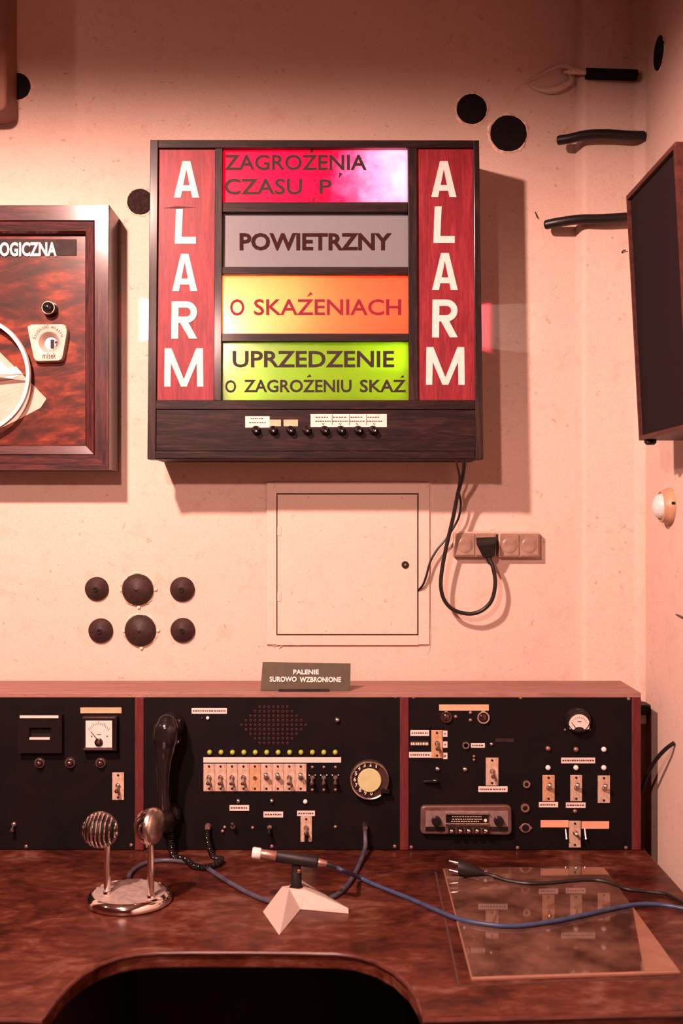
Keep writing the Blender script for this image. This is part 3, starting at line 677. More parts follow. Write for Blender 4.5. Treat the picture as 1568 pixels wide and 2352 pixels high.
# ================================================================== SOCKETS
def double_socket(x0, x1, y0, y1, label):
    t = thing('double_socket', label, 'socket', U((x0+x1)/2, y1, 0), 'yellowed double wall sockets')
    Y = -0.024
    def bx(a0, a1, b0, b1, ya, yb, name, mat, bev):
        a = U(a0, b1, Y); b = U(a1, b0, Y); return MB().box((a.x, ya, a.z), (b.x, yb, b.z)).build(name, mat, t, False, bev)
    bx(x0, x1, y0, y1, Y, 0.0, 'frame', 'socket_edge', 0.002)
    xm = (x0+x1)/2
    for a, b in ((x0+3, xm-0.8), (xm+0.8, x1-3)):
        f = bx(a, b, y0+3.5, y1-3, Y-0.0035, Y-0.0002, 'flap_cover', 'socket', 0.0015)
        c = U((a+b)/2, (y0+y1)/2+2, Y-0.0035)
        MB().lathe(c, (0, -1, 0), [(0, 0.018), (0.0012, 0.0165), (0.0016, 0.010), (0.0016, 0.0005)], 28).build('round_relief', 'socket', f, True)
    return t
double_socket(1042, 1139, 1221, 1279, 'left double wall socket holding the black plug')
double_socket(1145, 1239, 1222, 1280, 'right double wall socket, empty, beside the plugged one')

# hairs and short wire ends poking from the plaster
def wire_end(pts, r, label):
    tag(MB().tube(spline(pts, 6), r, 6).build('wire_end', 'rubber', None, True), label, 'wire', 'short wire ends in the wall')
wire_end([U(1229, 487, -0.0005), U(1231, 493, -0.004), U(1234, 501, -0.006)], 0.0011, 'tiny dark wire end in the wall just above the lower cable stub')
wire_end([U(1428, 581, PIL-0.0005), U(1430, 576, PIL-0.005), U(1437, 574, PIL-0.006)], 0.0013, 'tiny curled wire end at the left edge of the loudspeaker')

# ================================================================== LOUDSPEAKER ON THE RIGHT WALL
spk = thing('loudspeaker', 'tall dark wooden loudspeaker with black grille cloth on the right wall', 'loudspeaker', Vector((0.62, -0.5, H+0.14)))
yF, yN = -0.35, -0.667; XT, XB = 0.5616, 0.587; zT, zB = H+0.624, H+0.141
def sx(z): return XT+(XB-XT)*(zT-z)/(zT-zB)
def sp_block(y0, y1, z0, z1, d0, d1, name, mat, bev=0.0, parent=None):
    """d: depth behind the tilted front face"""
    p = []
    for d in (d0, d1):
        p += [Vector((sx(z0)+d, y0, z0)), Vector((sx(z0)+d, y1, z0)), Vector((sx(z1)+d, y1, z1)), Vector((sx(z1)+d, y0, z1))]
    return MB().hexa(p).build(name, mat, parent or spk, False, bev)
tk = 0.009
sp_block(yF, yN, zT-tk, zT, 0, 0.088, 'top_board', 'spk_wood', 0.001)
sp_block(yF, yN, zB, zB+tk, 0, 0.088, 'bottom_board', 'spk_wood', 0.001)
sp_block(yF, yF-tk*0.6, zB+tk, zT-tk, 0.0003, 0.088, 'side_board', 'spk_wood')
sp_block(yN+tk*1.4, yN, zB+tk, zT-tk, 0.0003, 0.088, 'side_board', 'spk_wood')
sp_block(yF-tk*0.6, yN+tk*1.4, zB+tk, zT-tk, 0.007, 0.010, 'grille', 'grille')
sp_block(yF-tk*0.6, yN+tk*1.4, zB+tk, zT-tk, 0.080, 0.086, 'back_board', 'desk_dark')
MB().box((0.655, -0.56, H+0.25), (XR-0.0005, -0.46, H+0.50)).build('wall_bracket', 'desk_dark', spk)
D = 2.12; c = Vector(((1493-784)*D/F, D+CY, zB))
MB().lathe(c, (0, 0, -1), [(0.0, 0.012), (0.006, 0.012), (0.010, 0.008)], 8).build('foot', 'black_matt', spk)

# round lamp on the right wall
D = 2.26; c = Vector((XR, D+CY, H+0.012))
lamp = thing('wall_push_lamp', 'small round tan bezel with white dome on the right wall', 'wall lamp', c)
MB().lathe(c, (-1, 0, 0), [(0.0003, 0.0385), (0.006, 0.0385), (0.010, 0.036), (0.020, 0.033), (0.022, 0.030), (0.018, 0.027)], 40, True, False).build('bezel', 'cream_bezel', lamp, True)
MB().lathe(c+Vector((-0.012, 0, 0)), (-1, 0, 0), [(0, 0.0275), (0.006, 0.0275), (0.016, 0.0235), (0.022, 0.016), (0.025, 0.008), (0.0258, 0.0005)], 36).build('dome', 'dome', lamp, True)
MB().box((XR-0.009, c.y-0.040, c.z+0.004), (XR-0.003, c.y-0.036, c.z+0.009)).build('clip', 'black_matt', lamp)
# cable clip and black wire beside the console
def UX(px, py, X):
    D = X*F/(px-784.0); return Vector((X, D+CY, H-(py-1176)*D/F))
t = thing('cable_clip', 'small dark bracket on the wall at the top right corner of the console', 'bracket', U(1486, 1640, -0.1))
a = U(1462, 1638, -0.075); b = U(1494, 1616, -0.075)
MB().box((a.x, -0.095, a.z), (b.x, -0.045, b.z)).build('clip_body', 'black_matt', t, False, 0.003)
a = U(1466, 1662, -0.075); b = U(1482, 1639, -0.075)
MB().box((a.x, -0.085, a.z), (b.x, -0.045, b.z)).build('cable_end', 'ivory', t, False, 0.003)
wall_w = [UX(1548, 1706, XR-0.003), UX(1530, 1719, XR-0.016), UX(1510, 1740, XR-0.025), UX(1492, 1768, XR-0.03), UX(1478, 1800, XR-0.032), U(1466, 1850, -0.14), U(1458, 1900, -0.12)]
tag(MB().tube(spline(wall_w, 7), 0.0042, 8).build('wall_wire', 'rubber', None, True), 'black wire arching from the right wall down behind the console', 'wire')
wire_end([UX(1552, 1411, XR-0.0005), UX(1562, 1415, XR-0.006), UX(1580, 1424, XR-0.008)], 0.0014, 'thin dark wire end on the right wall below the round lamp')

# ================================================================== DESK
desk = thing('desk', 'dark mahogany desk with worn top and rounded knee cutout', 'desk', (-0.45, -0.5, 0))
knee_px = [(970, 2338), (968, 2320), (958, 2290), (938, 2258), (905, 2228), (862, 2204), (815, 2190), (770, 2185), (680, 2183), (560, 2182), (440, 2182), (360, 2183), (312, 2187), (268, 2196), (225, 2212), (185, 2236), (150, 2266), (122, 2300), (102, 2330), (97, 2340)]
knee = [UD(px, py) for px, py in knee_px]
rim = [Vector((-1.7, PIL-0.001, DESK)), Vector((0.645, PIL-0.001, DESK)), Vector((0.645, -0.930, DESK)), UD(1300, 2330)]+knee+[UD(40, 2336), Vector((-1.7, UD(40, 2336).y, DESK))]
MB().prism(rim, (0, 0, -0.030)).build('top', 'desk', desk, False, 0.0035)
# pale rounded lip running along the cutout and the front edge
lip = [Vector((0.642, -0.9305, DESK-0.004)), UD(1300, 2330)+Vector((0, -0.001, -0.004))]+[k+Vector((0, -0.001, -0.004)) for k in knee]+[UD(40, 2336)+Vector((0, -0.001, -0.004)), Vector((-1.69, UD(40, 2336).y-0.001, DESK-0.004))]
MB().tube(lip, 0.0042, 8).build('edge_lip', 'desk_edge', desk, True)
MB().box((-1.65, -0.90, 0.0), (knee[-1].x-0.03, -0.06, DESK-0.031)).build('pedestal', 'desk_dark', desk)
MB().box((knee[0].x+0.03, -0.90, 0.0), (0.635, -0.06, DESK-0.031)).build('pedestal', 'desk_dark', desk)
MB().box((knee[-1].x-0.03, -0.09, 0.10), (knee[0].x+0.03, -0.07, DESK-0.031)).build('modesty_panel', 'desk_dark', desk)
mr = MB()
gap = [(1000, 2004), (1052, 2262), (1560, 2240)]
for a, b in (((1000, 2004), (1054, 2266)), ((1054, 2266), (1568, 2243))):
    p, q = UD(*a), UD(*b); n = (q-p).cross(Vector((0, 0, 1))).normalized()*0.0016
    mr.hexa([p-n, p+n, q+n, q-n]+[v+Vector((0, 0, 0.0006)) for v in (p-n, p+n, q+n, q-n)])
mr.build('inlay_line', 'gap', desk)
# glass plate on the desk
gl = [UD(1017, 1996, .003), UD(1386, 1991, .003), UD(1562, 2233, .003), UD(1082, 2249, .003)]
glass = thing('glass_plate', 'glass plate lying on the right side of the desk, reflecting the console', 'glass plate', (gl[0]+gl[1]+gl[2]+gl[3])/4-Vector((0, 0, 0.003)))
gi = []
cen = (gl[0]+gl[1]+gl[2]+gl[3])/4
for p in gl: gi.append(p+(cen-p)*0.012+Vector((0, 0, 0.0022)))
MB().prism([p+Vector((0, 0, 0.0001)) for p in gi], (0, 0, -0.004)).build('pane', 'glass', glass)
for k in range(4):
    p, q = gl[k], gl[(k+1) % 4]; pi, qi = gi[k], gi[(k+1) % 4]
    wide = 0.10 if k == 1 else 0.0
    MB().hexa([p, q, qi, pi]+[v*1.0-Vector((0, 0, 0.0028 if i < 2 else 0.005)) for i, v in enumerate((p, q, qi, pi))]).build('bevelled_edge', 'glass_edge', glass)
# flat pale wedge laid over the pane along its right edge
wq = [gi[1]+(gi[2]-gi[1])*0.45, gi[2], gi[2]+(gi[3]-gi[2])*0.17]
MB().prism([p+Vector((0, 0, 0.0004)) for p in wq], (0, 0, -0.0002)).build('pale_wedge', 'glass_edge', glass)

# ================================================================== CONTROL CONSOLE
YP = -0.196
def PP(px, py, off=0.0):
    p = U(px, py, YP); p.y -= off; return p
con = thing('control_console', 'long black control console with three switch panels in reddish wood housing on the desk', 'control console', Vector((-0.3, -0.11, DESK)))
ZT = H-0.3825; ZB = DESK+0.0010
XE = PP(1471, 0).x; XW = -1.25
MB().box((XW, YP-0.002, ZT-0.010), (XE, PIL-0.001, ZT)).build('top_board', 'cons_top', con, False, 0.001)
MB().box((XW, YP+0.01, ZB), (XE, PIL-0.001, ZB+0.008)).build('bottom_board', 'desk_dark', con)
MB().box((XW, PIL-0.011, ZB+0.009), (XE, PIL-0.001, ZT-0.011)).build('back_board', 'desk_dark', con)
def divider(x0, x1):
    a, b = PP(x0, 0).x, PP(x1, 0).x
    return MB().box((a, YP-0.002, ZB), (b, PIL-0.012, ZT-0.0102)).build('divider', 'cons_wood', con, False, 0.0008)
divider(310, 330); divider(918, 938); divider(1450, 1471)
def panel(x0, x1):
    a = x0 if x0 < -1 else PP(x0, 0).x
    return MB().box((a, YP, ZB+0.001), (PP(x1, 0).x, YP+0.004, ZT-0.0105)).build('panel', 'black_panel', con)
p_l = panel(-1.25, 310); p_m = panel(330, 918); p_r = panel(938, 1450)
# --- shared small parts
_c = {}
def shared(key, fn):
    if key not in _c: _c[key] = fn()
    return _c[key]
def screw(px, py, parent, r=0.0038):
    me = shared('screw%g' % r, lambda: MB().lathe((0, 0, 0), (0, -1, 0), [(0, r), (0.0012, r*0.95), (0.002, r*0.5), (0.0021, 0.0002)], 10).mesh('screw', 'screw', True))
    put('screw', me, PP(px, py), parent)
def stud(px, py, rpx, mat, parent=con, name='stud', h=0.005, ring=True):
    r = rpx/1085.0
    def bead(): return MB().lathe((0, 0, 0), (0, -1, 0), [(0, r), (h*0.4, r), (h*0.75, r*0.8), (h*0.95, r*0.4), (h, 0.0002)], 14).mesh(name, mat, True)
    o = put(name, shared('%s%s%g%g' % (name, mat, rpx, h), bead), PP(px, py), parent)
    return o
def ring(px, py, ro, ri, mat, parent, name, h=0.006, inner='hole'):
    ro /= 1085.0; ri /= 1085.0
    o = MB().lathe(PP(px, py), (0, -1, 0), [(0, ro), (h*0.6, ro), (h, ro*0.9+ri*0.1), (h, ri), (0.001, ri*0.98)], 26, True, False).build(name, mat, parent, True)
    return o
def nut_mesh(r, t=0.003):
    m = MB().lathe((0, 0, 0), (0, -1, 0), [(0, r), (t, r), (t, r*0.55), (t+0.004, r*0.5), (t+0.004, 0.0002)], 6 if r > 0.004 else 8); return m
def lever(px, py, up, parent, black=False, plain_nut=True, ln=0.0165):
    if plain_nut: put('nut', shared('nut', lambda: nut_mesh(0.0056).mesh('nut', 'steel')), PP(px, py, 0.002), parent)
    key = 'lever%s%s%g' % (up, black, ln)
    def mk():
        d = Vector((0, -0.78, {1: 0.62, -1: -0.62, 0: 0.0}[up])).normalized()
        return MB().lathe((0, -0.004, 0), d, [(0, 0.0022), (ln*0.6, 0.0030), (ln*0.85, 0.0046), (ln*0.97, 0.0046), (ln*1.06, 0.003), (ln*1.08, 0.0002)], 12).mesh('toggle_lever', 'black_gloss' if black else 'steel', True)
    put('toggle_lever', shared(key, mk), PP(px, py, 0.002), parent)
def plate(x0, x1, y0, y1, mat, up, parent=con, py=None, black=False, screws=True, dx=0):
    a, b = PP(x0, y1), PP(x1, y0)
    w, h = b.x-a.x, b.z-a.z
    me = shared('plate%s%.3f%.3f' % (mat, w, h), lambda: MB().box((-w/2, -0.002, -h/2), (w/2, -0.0002, h/2)).mesh('switch_plate', mat))
    o = put('switch_plate', me, (a+b)/2, parent, 0.0005)
    py = py or (y0+y1)/2; px = (x0+x1)/2+dx
    if up is not None: lever(px, py, up, o, black)
    if screws:
        for sy in (y0+6, y1-6):
            me = shared('platescrew', lambda: MB().lathe((0, -0.002, 0), (0, -1, 0), [(0, 0.0026), (0.0008, 0.0024), (0.0009, 0.0002)], 8).mesh('screw', 'black_matt', True))
            put('screw', me, PP((x0+x1)/2, sy), o)
    return o
rl = random.Random(11)
def label(x0, x1, y0, y1, mat='paper', text=True, parent=con):
    a, b = PP(x0, y1), PP(x1, y0)
    o = MB().box((a.x, YP-0.0014, a.z), (b.x, YP-0.0001, b.z)).build('paper_label', mat, parent)
    if text:
        m = MB(); dashes_px(x0+3, x1-3, (y0+y1)/2, (y1-y0)*0.26, lambda p, q: PP(p, q, 0.0016), m, rl)
        if m.v: m.build('print', 'print', o)
    return o

# --- left panel
for s_ in ((59, 1595), (299, 1595), (60, 1944), (301, 1941), (-180, 1595), (-180, 1944)): screw(*s_, p_l)
cr = thing  # (keeps the name free)
a, b = PP(47, 1726), PP(146, 1639)
fr_ = MB()
fr_.box((a.x, YP-0.016, a.z), (PP(72, 0).x, YP, b.z)).box((PP(121, 0).x, YP-0.016, a.z), (b.x, YP, b.z))
fr_.box((PP(72, 0).x, YP-0.016, PP(0, 1668).z), (PP(121, 0).x, YP, b.z)).box((PP(72, 0).x, YP-0.016, a.z), (PP(121, 0).x, YP, PP(0, 1692).z))
reader = fr_.build('slot_housing', 'black_gloss', con)
MB().box((PP(51, 0).x, YP-0.0175, PP(0, 1646).z), (PP(139, 0).x, YP-0.0155, PP(0, 1640).z)).build('highlight_strip', 'paper', reader)  # white strips stand in for highlight lines on the housing edges
MB().box((PP(73, 0).x, YP-0.0175, PP(0, 1695).z), (PP(119, 0).x, YP-0.0145, PP(0, 1690).z)).build('highlight_strip', 'paper', reader)
MB().box((PP(72, 0).x, YP-0.003, PP(0, 1692).z), (PP(121, 0).x, YP-0.001, PP(0, 1668).z)).build('slot_back', 'black_matt', reader)
label(185, 279, 1625, 1638, 'peach_paper', False)
# square meter
a, b = PP(194, 1720), PP(272, 1642)
mt = MB().box((a.x, YP-0.020, a.z), (b.x, YP, b.z)).build('square_meter', 'black_gloss', con, False, 0.0015)
a, b = PP(202, 1712), PP(262, 1651)
MB().box((a.x, YP-0.0212, a.z), (b.x, YP-0.0199, b.z)).build('meter_card', 'meter_face', mt)
m = MB()
for k in range(13):
    th = math.radians(140-k*100/12); r0, r1 = 37, (42 if k % 3 else 45)
    x0, y0 = 232+r0*math.cos(th)*0.72, 1697-r0*math.sin(th); x1, y1 = 232+r1*math.cos(th)*0.72, 1697-r1*math.sin(th)
    m.prism([PP(x0-0.5, y0, .0217), PP(x0+0.5, y0, .0217), PP(x1+0.5, y1, .0217), PP(x1-0.5, y1, .0217)], (0, 0.0004, 0))
for xx in (216, 251): m.prism([PP(xx-1.5, 1688, .0217), PP(xx+1.5, 1688, .0217), PP(xx+1.5, 1685, .0217), PP(xx-1.5, 1685, .0217)], (0, 0.0004, 0))
m.prism([PP(228, 1683, .0217), PP(237, 1683, .0217), PP(237, 1681.5, .0217), PP(228, 1681.5, .0217)], (0, 0.0004, 0))
m.build('scale_marks', 'print', mt)
m = MB().prism([PP(230, 1697, .0222), PP(232.5, 1697, .0222), PP(214.5, 1675, .0222), PP(213.6, 1675.8, .0222)], (0, 0.0005, 0)); m.build('needle', 'ink', mt)
MB().lathe(PP(232, 1700, .0212), (0, -1, 0), [(0, 0.0088), (0.003, 0.0085), (0.0045, 0.006), (0.0045, 0.0003)], 20).build('pivot_cover', 'black_gloss', mt, True)
MB().lathe(PP(232, 1699, .0257), (0, -1, 0), [(0, 0.0040), (0.001, 0.0035), (0.0012, 0.0003)], 14).build('zero_screw', 'brassm', mt, True)
MB().hexa([PP(196, 1717, .023), PP(264, 1717, .023), PP(261, 1711.5, .023), PP(200, 1711.5, .023)]+[PP(196, 1717, .019), PP(264, 1717, .019), PP(261, 1711.5, .019), PP(200, 1711.5, .019)]).build('lower_trim', 'steel', mt)
MB().box((PP(195, 0).x, YP-0.0208, PP(0, 1646).z), (PP(268, 0).x, YP-0.019, PP(0, 1643).z)).build('upper_trim', 'steel', mt)
for px in (92, 162, 232):
    o = ring(px, 1751, 12, 9, 'steel', con, 'lamp_collar', 0.005)
    MB().lathe(PP(px, 1751), (0, -1, 0), [(0.001, 0.0080), (0.008, 0.0080), (0.013, 0.006), (0.0155, 0.003), (0.016, 0.0003)], 20).build('lamp_lens', 'red_lens', o, True)
plate(258, 285, 1774, 1837, 'alu', -1, py=1803)
lever(33, 1892, -1, con)
# --- middle panel
for s_ in ((337, 1597), (627, 1597), (908, 1600), (624, 1944), (906, 1944), (338, 1944)): screw(*s_, p_m)
label(440, 521, 1626, 1639)
stud(477, 1649, 4.0, 'white_lens', con, 'small_lamp'); stud(464, 1649, 2.4, 'red_lens', con, 'small_lamp')
# loudspeaker perforation
m = MB()
for r in range(9):
    n = 15-2*abs(r-4); n = n if n > 7 else 7
    for k in range(n):
        px = 628+(k-(n-1)/2)*10.55; py = 1623.5+r*10.35
        m.lathe(PP(px, py), (0, -1, 0), [(0, 0.0027), (0.0012, 0.0023), (0.0012, 0.0015), (0.0002, 0.0014)], 8, True, False)
o = m.build('speaker_perforation', 'lit_rim', con, True); o['kind'] = 'stuff'
stud(774, 1653, 6.5, 'steel', con, 'chrome_button', 0.009)
for k in range(12):
    stud(481.5+k*26.2, 1727.5, 5.8, 'green_lens', con, 'green_lamp', 0.008)
label(467, 783, 1739, 1751, 'paper', False)
for k in range(9):
    up = (-1, -1, -1, -1, None, 1, 1, -1, 1)[k]
    x0 = 467.3+k*26.3
    o = plate(x0, x0+25.8, 1754, 1817, 'brass' if k == 4 else 'alu', up, con, 1785)
    if up is None: MB().lathe(PP(x0+13, 1786, .002), (0, -1, 0), [(0, 0.0045), (0.002, 0.0042), (0.0022, 0.0003)], 6).build('blanking_nut', 'brassm', o)
for px in (717, 743.5, 770):
    lever(px, 1785, -1, con)
    for dx in (-7, 7): stud(px+dx, 1780, 2.6, 'steel', con, 'stud', 0.004)
    for py in (1762, 1814): stud(px, py, 3.6, 'screw', con, 'stud', 0.003)
# rotary dial
dial = MB().lathe(PP(848, 1789), (0, -1, 0), [(0, 0.0415), (0.006, 0.0415), (0.010, 0.0385)], 48, True, True).build('rotary_dial', 'dial_ring', con, True)
m = MB(); rings = []
c0 = PP(848, 1789)
N = 60
for k in range(N+1):
    th = math.radians(-28+k*(360-24)/N); d = Vector((math.cos(th), 0, math.sin(th)))
    rings.append([c0+d*r+Vector((0, -h, 0)) for r, h in ((0.0412, 0.006), (0.0412, 0.014), (0.0395, 0.016), (0.0372, 0.014), (0.0372, 0.008))])
m.loft(rings); m.build('rim', 'steel', dial, True)
for k in range(10):
    th = math.radians(62+k*24.0); d = Vector((math.cos(th), 0, math.sin(th))); cc = c0+d*0.0308+Vector((0, -0.010, 0))
    hm = shared('fh', lambda: MB().lathe((0, 0, 0), (0, -1, 0), [(0, 0.0058), (0.0012, 0.0056), (0.0013, 0.0003)], 16).mesh('finger_hole', 'black_matt', True))
    fh = put('finger_hole', hm, cc, dial)
    px, py = 784+cc.x*1085, 1176-(cc.z-H)*1085
    lettering('1234567890'[k], px-(1.2 if k == 0 else 2.8), px+(1.2 if k == 0 else 2.8), py-4.6, py+4.6, YP-0.0115, 'digits', dial, 0.015, 0.0006, 'digit')
MB().lathe(c0+Vector((0, -0.009, 0)), (0, -1, 0), [(0, 0.0250), (0.004, 0.0250), (0.0055, 0.0238), (0.0055, 0.0003)], 40).build('centre_card', 'dial_green', dial, True)
MB().box((PP(874, 0).x, YP-0.018, PP(0, 1817).z), (PP(893, 0).x, YP-0.010, PP(0, 1808).z)).build('finger_stop', 'black_gloss', dial)
for px, py, mt_ in ((547, 1839, 'steel'), (624, 1839, 'steel'), (701, 1841, 'white_lens')): stud(px, py, 5.2, mt_, con, 'small_lamp', 0.007)
label(527, 572, 1849, 1862); label(605, 650, 1864, 1877); label(682, 723, 1862, 1874)
plate(690, 716, 1875, 1933, 'alu', -1, con, 1900)
MB().box((PP(699, 0).x, YP-0.0024, PP(0, 1932.5).z), (PP(708, 0).x, YP-0.0019, PP(0, 1912).z)).build('slot', 'black_panel', con)
lever(535, 1897, 1, con, True); lever(619, 1899, -1, con, True)
for px, py in ((516, 1900), (580, 1901), (770, 1899), (511, 1909)): stud(px, py, 4, 'screw', con, 'stud', 0.004)
# --- right panel
for s_ in ((949, 1601), (1195, 1602), (1443, 1605), (944, 1946), (1188, 1947), (1437, 1947)): screw(*s_, p_r)
label(1008, 1122, 1618, 1632, 'peach_paper', False)
for px, py, r in ((1024, 1646, 13), (1109, 1647, 14.5)):
    o = ring(px, py, r, r-3.5, 'chrome', con, 'lamp_collar', 0.007)
    MB().lathe(PP(px, py), (0, -1, 0), [(0.001, (r-3.6)/1085), (0.004, (r-4)/1085), (0.0075, (r-8)/1085), (0.008, 0.0003)], 22).build('lamp_lens', 'red_lens', o, True)
for px, py in ((1046, 1646), (1080, 1637), (1080, 1654)): stud(px, py, 4.2, 'screw', con, 'stud', 0.004)
label(942, 985, 1677, 1690); label(942, 984, 1701, 1713, 'mark_black', False); label(939, 990, 1727, 1740)
m = MB(); dashes_px(943, 983, 1708, 6, lambda p, q: PP(p, q, 0.0016), m, rl); m.build('worn_print', 'digits', con)
plate(990, 1016, 1677, 1741, 'brass', -1, con, 1706)
for y0 in (1678, 1703, 1729): label(1017, 1027, y0, y0+14)
ring(1069, 1711, 8.5, 5, 'steel', con, 'jack_socket', 0.006)
label(1081, 1113, 1707, 1717)
label(1137, 1180, 1696, 1704, 'mark_black', False); stud(1128, 1709, 4.5, 'steel', con, 'small_lamp')
for px, py in ((1004, 1766), (1067, 1767)): stud(px, py, 6, 'steel', con, 'small_lamp', 0.006)
for px, py in ((1088, 1737), (1088, 1745)): stud(px, py, 3.4, 'screw', con, 'stud', 0.004)
m = MB().lathe(PP(973, 1794, .004), (1, -0.25, 0.12), [(0, 0.003), (0.018, 0.004), (0.026, 0.0055), (0.030, 0.004)], 10); m.build('key_lever', 'black_gloss', con, True)
plate(1115, 1144, 1740, 1804, 'alu', -1, con, 1770); label(1098, 1165, 1806, 1819)
# radio
poly = rounded([(965, 1847), (1172, 1846), (1173, 1914), (964, 1912)], 12, 5)
rad = MB().prism([PP(x, y, .014) for x, y in poly], (0, 0.0138, 0)).build('radio', 'radio_bezel', con, False, 0.003)
def rbx(x0, x1, y0, y1, o0, o1, name, mat, bev=0.0):
    a, b = PP(x0, y1), PP(x1, y0)
    return MB().box((a.x, YP-o1, a.z), (b.x, YP-o0, b.z)).build(name, mat, rad, False, bev)
rbx(976, 1164, 1858, 1894, .0139, .0152, 'face_plate', 'radio_face')
rbx(976, 1020, 1895, 1905, .0139, .0146, 'lower_strip', 'black_gloss'); rbx(1122, 1164, 1895, 1905, .0139, .0146, 'lower_strip', 'black_gloss')
rbx(1021, 1120, 1860, 1866, .0152, .022, 'dial_trim', 'steel', 0.001); rbx(1021, 1120, 1884, 1890, .0152, .022, 'dial_trim', 'steel', 0.001)
rbx(1022, 1119, 1866, 1884, .0152, .018, 'dial_window', 'black_gloss')
m = MB()
for yy, xs, xe in ((1870, 1036, 1104), (1876, 1036, 1104), (1881, 1034, 1100)): dashes_px(xs, xe, yy, 1.6, lambda p, q: PP(p, q, 0.0184), m, rl)
m.build('scale_print', 'digits', rad)
MB().lathe(PP(1112, 1879, .018), (0, -1, 0), [(0, 0.0036), (0.001, 0.003), (0.0012, 0.0003)], 12).build('dial_spot', 'white_lens', rad, True)
for px in (1000, 1142):
    MB().lathe(PP(px, 1880, .015), (0, -1, 0), [(0, 0.0105), (0.012, 0.0095), (0.014, 0.008), (0.0145, 0.0003)], 20).build('knob', 'black_gloss', rad, True)
rbx(1024, 1116, 1891, 1908, .0139, .0165, 'button_bar', 'radio_bezel')
for px in (1034, 1054, 1073, 1092, 1112):
    rbx(px-7, px+7, 1894, 1907, .0165, .0225, 'preset_button', 'black_gloss', 0.0015)
    MB().lathe(PP(px, 1903, .0225), (0, -1, 0), [(0, 0.0042), (0.001, 0.003), (0.0014, 0.0003)], 10).build('button_cap', 'chrome', rad, True)
for px, py, r in ((1208, 1800, 9), (1205, 1855, 10)):
    o = ring(px, py, r, r-4.5, 'steel' if py < 1850 else 'screw', con, 'jack_socket', 0.006)
    MB().lathe(PP(px, py, .001), (0, -1, 0), [(0, (r-5)/1085), (0.003, (r-6)/1085), (0.0032, 0.0003)], 12).build('jack_core', 'black_gloss', o, True)
poly = [(1191, 1901), (1199, 1892), (1206, 1889.5), (1214, 1892), (1222, 1901), (1214, 1910), (1206, 1912.5), (1198, 1910)]
fl = MB().prism([PP(x, y, .003) for x, y in poly], (0, 0.0029, 0)).build('oval_flange', 'screw', con, False, 0.0006)
MB().lathe(PP(1206, 1901, .003), (0, -1, 0), [(0, 0.0074), (0.001, 0.0068), (0.0012, 0.0003)], 20).build('flange_hole', 'hole', fl, True)
# round meter
rm = MB().lathe(PP(1325, 1652), (0, -1, 0), [(0, 0.0275), (0.012, 0.0275), (0.016, 0.0255), (0.017, 0.0225), (0.0155, 0.0215), (0.0155, 0.0003)], 40).build('round_meter', 'black_gloss', con, True)
cx_, cy_ = 1326, 1660; pts = []
for k in range(25):
    th = math.radians(205-k*230/24); pts.append((1326+23.5*math.cos(th), 1661-23.5*math.sin(th)))
inn = [(1326+13*math.cos(math.radians(a)), 1676-10*math.sin(math.radians(a))) for a in range(20, 161, 14)]
MB().prism([PP(x, y, .0164) for x, y in pts+inn], (0, 0.0008, 0)).build('meter_card', 'meter_face', rm)
m = MB()
for k in range(11):
    th = math.radians(160-k*14); m.prism([PP(1326+r*math.cos(th)+s_, 1662-r*math.sin(th), .0168) for r, s_ in ((16, -.5), (16, .5), (19, .5), (19, -.5))], (0, 0.0003, 0))
m.prism([PP(1322, 1655, .0168), PP(1331, 1655, .0168), PP(1331, 1653, .0168), PP(1322, 1653, .0168)], (0, 0.0003, 0))
m.build('scale_marks', 'print', rm)
MB().prism([PP(1316, 1668, .0171), PP(1318, 1667, .0171), PP(1309, 1656, .0171), PP(1308, 1656.6, .0171)], (0, 0.0004, 0)).build('needle', 'ink', rm)
for px, py in ((1297, 1676), (1353, 1675), (1325, 1682)): stud(px, py, 3, 'screw', con, 'stud', 0.004)
for px, py, k in ((1258, 1719, 'screw'), (1322, 1721, 'screw'), (1386, 1721, 'white_lens'), (1258, 1763, 'white_lens'), (1322, 1763, 'white_lens'), (1386, 1763, 'white_lens')):
    stud(px, py, 6, k, con, 'small_lamp', 0.007)
label(1288, 1366, 1740, 1753)
plate(1245, 1273, 1780, 1840, 'brass', 1, con, 1808); plate(1309, 1336, 1780, 1840, 'alu', 1, con, 1808); plate(1372, 1400, 1781, 1844, 'alu', 1, con, 1810)
label(1237, 1281, 1842, 1854); label(1299, 1344, 1843, 1855); stud(1320, 1863, 5, 'screw', con, 'stud', 0.004)
label(1241, 1305, 1884, 1900, 'peach_paper', False); label(1335, 1398, 1886, 1903, 'peach_paper', False)
plate(1306, 1333, 1885, 1946, 'alu', 0, con, 1911)
for px in (1298, 1342): MB().lathe(PP(px, 1903, .002), (0.05, -0.35, -1), [(0, 0.0022), (0.018, 0.0022), (0.021, 0.003), (0.022, 0.0003)], 8).build('pin', 'steel', con, True)

# ================================================================== NO-SMOKING SIGN ON THE CONSOLE
yS = -0.176
sg = thing('desk_sign', 'dark green sign in white capitals standing on top of the console', 'sign', Vector(((700-784)*(yS-CY)/F, yS, ZT)))
def ys(py): return yS+0.012*(1580-py)/58.0
fr = [U(x, y, ys(y)) for x, y in ((598, 1580), (804, 1580), (805, 1524), (603, 1521))]
dz = ZT+0.0012-min(fr[0].z, fr[1].z)
fr = [p+Vector((0, 0, dz if p.z < ZT+0.03 else 0)) for p in fr]
sp_ = MB().hexa(fr+[p+Vector((0, 0.003, 0)) for p in fr]).build('plate', 'sign_green', sg, False, 0.0004)
lettering('PALENIE', 673, 732, 1538, 1549, ys, 'sign_white', sp_, 0.03)
lettering('SUROWO', 619, 681, 1554, 1566, ys, 'sign_white', sp_, 0.03); lettering('WZBRONIONE', 688, 783, 1555, 1567, ys, 'sign_white', sp_, 0.03)
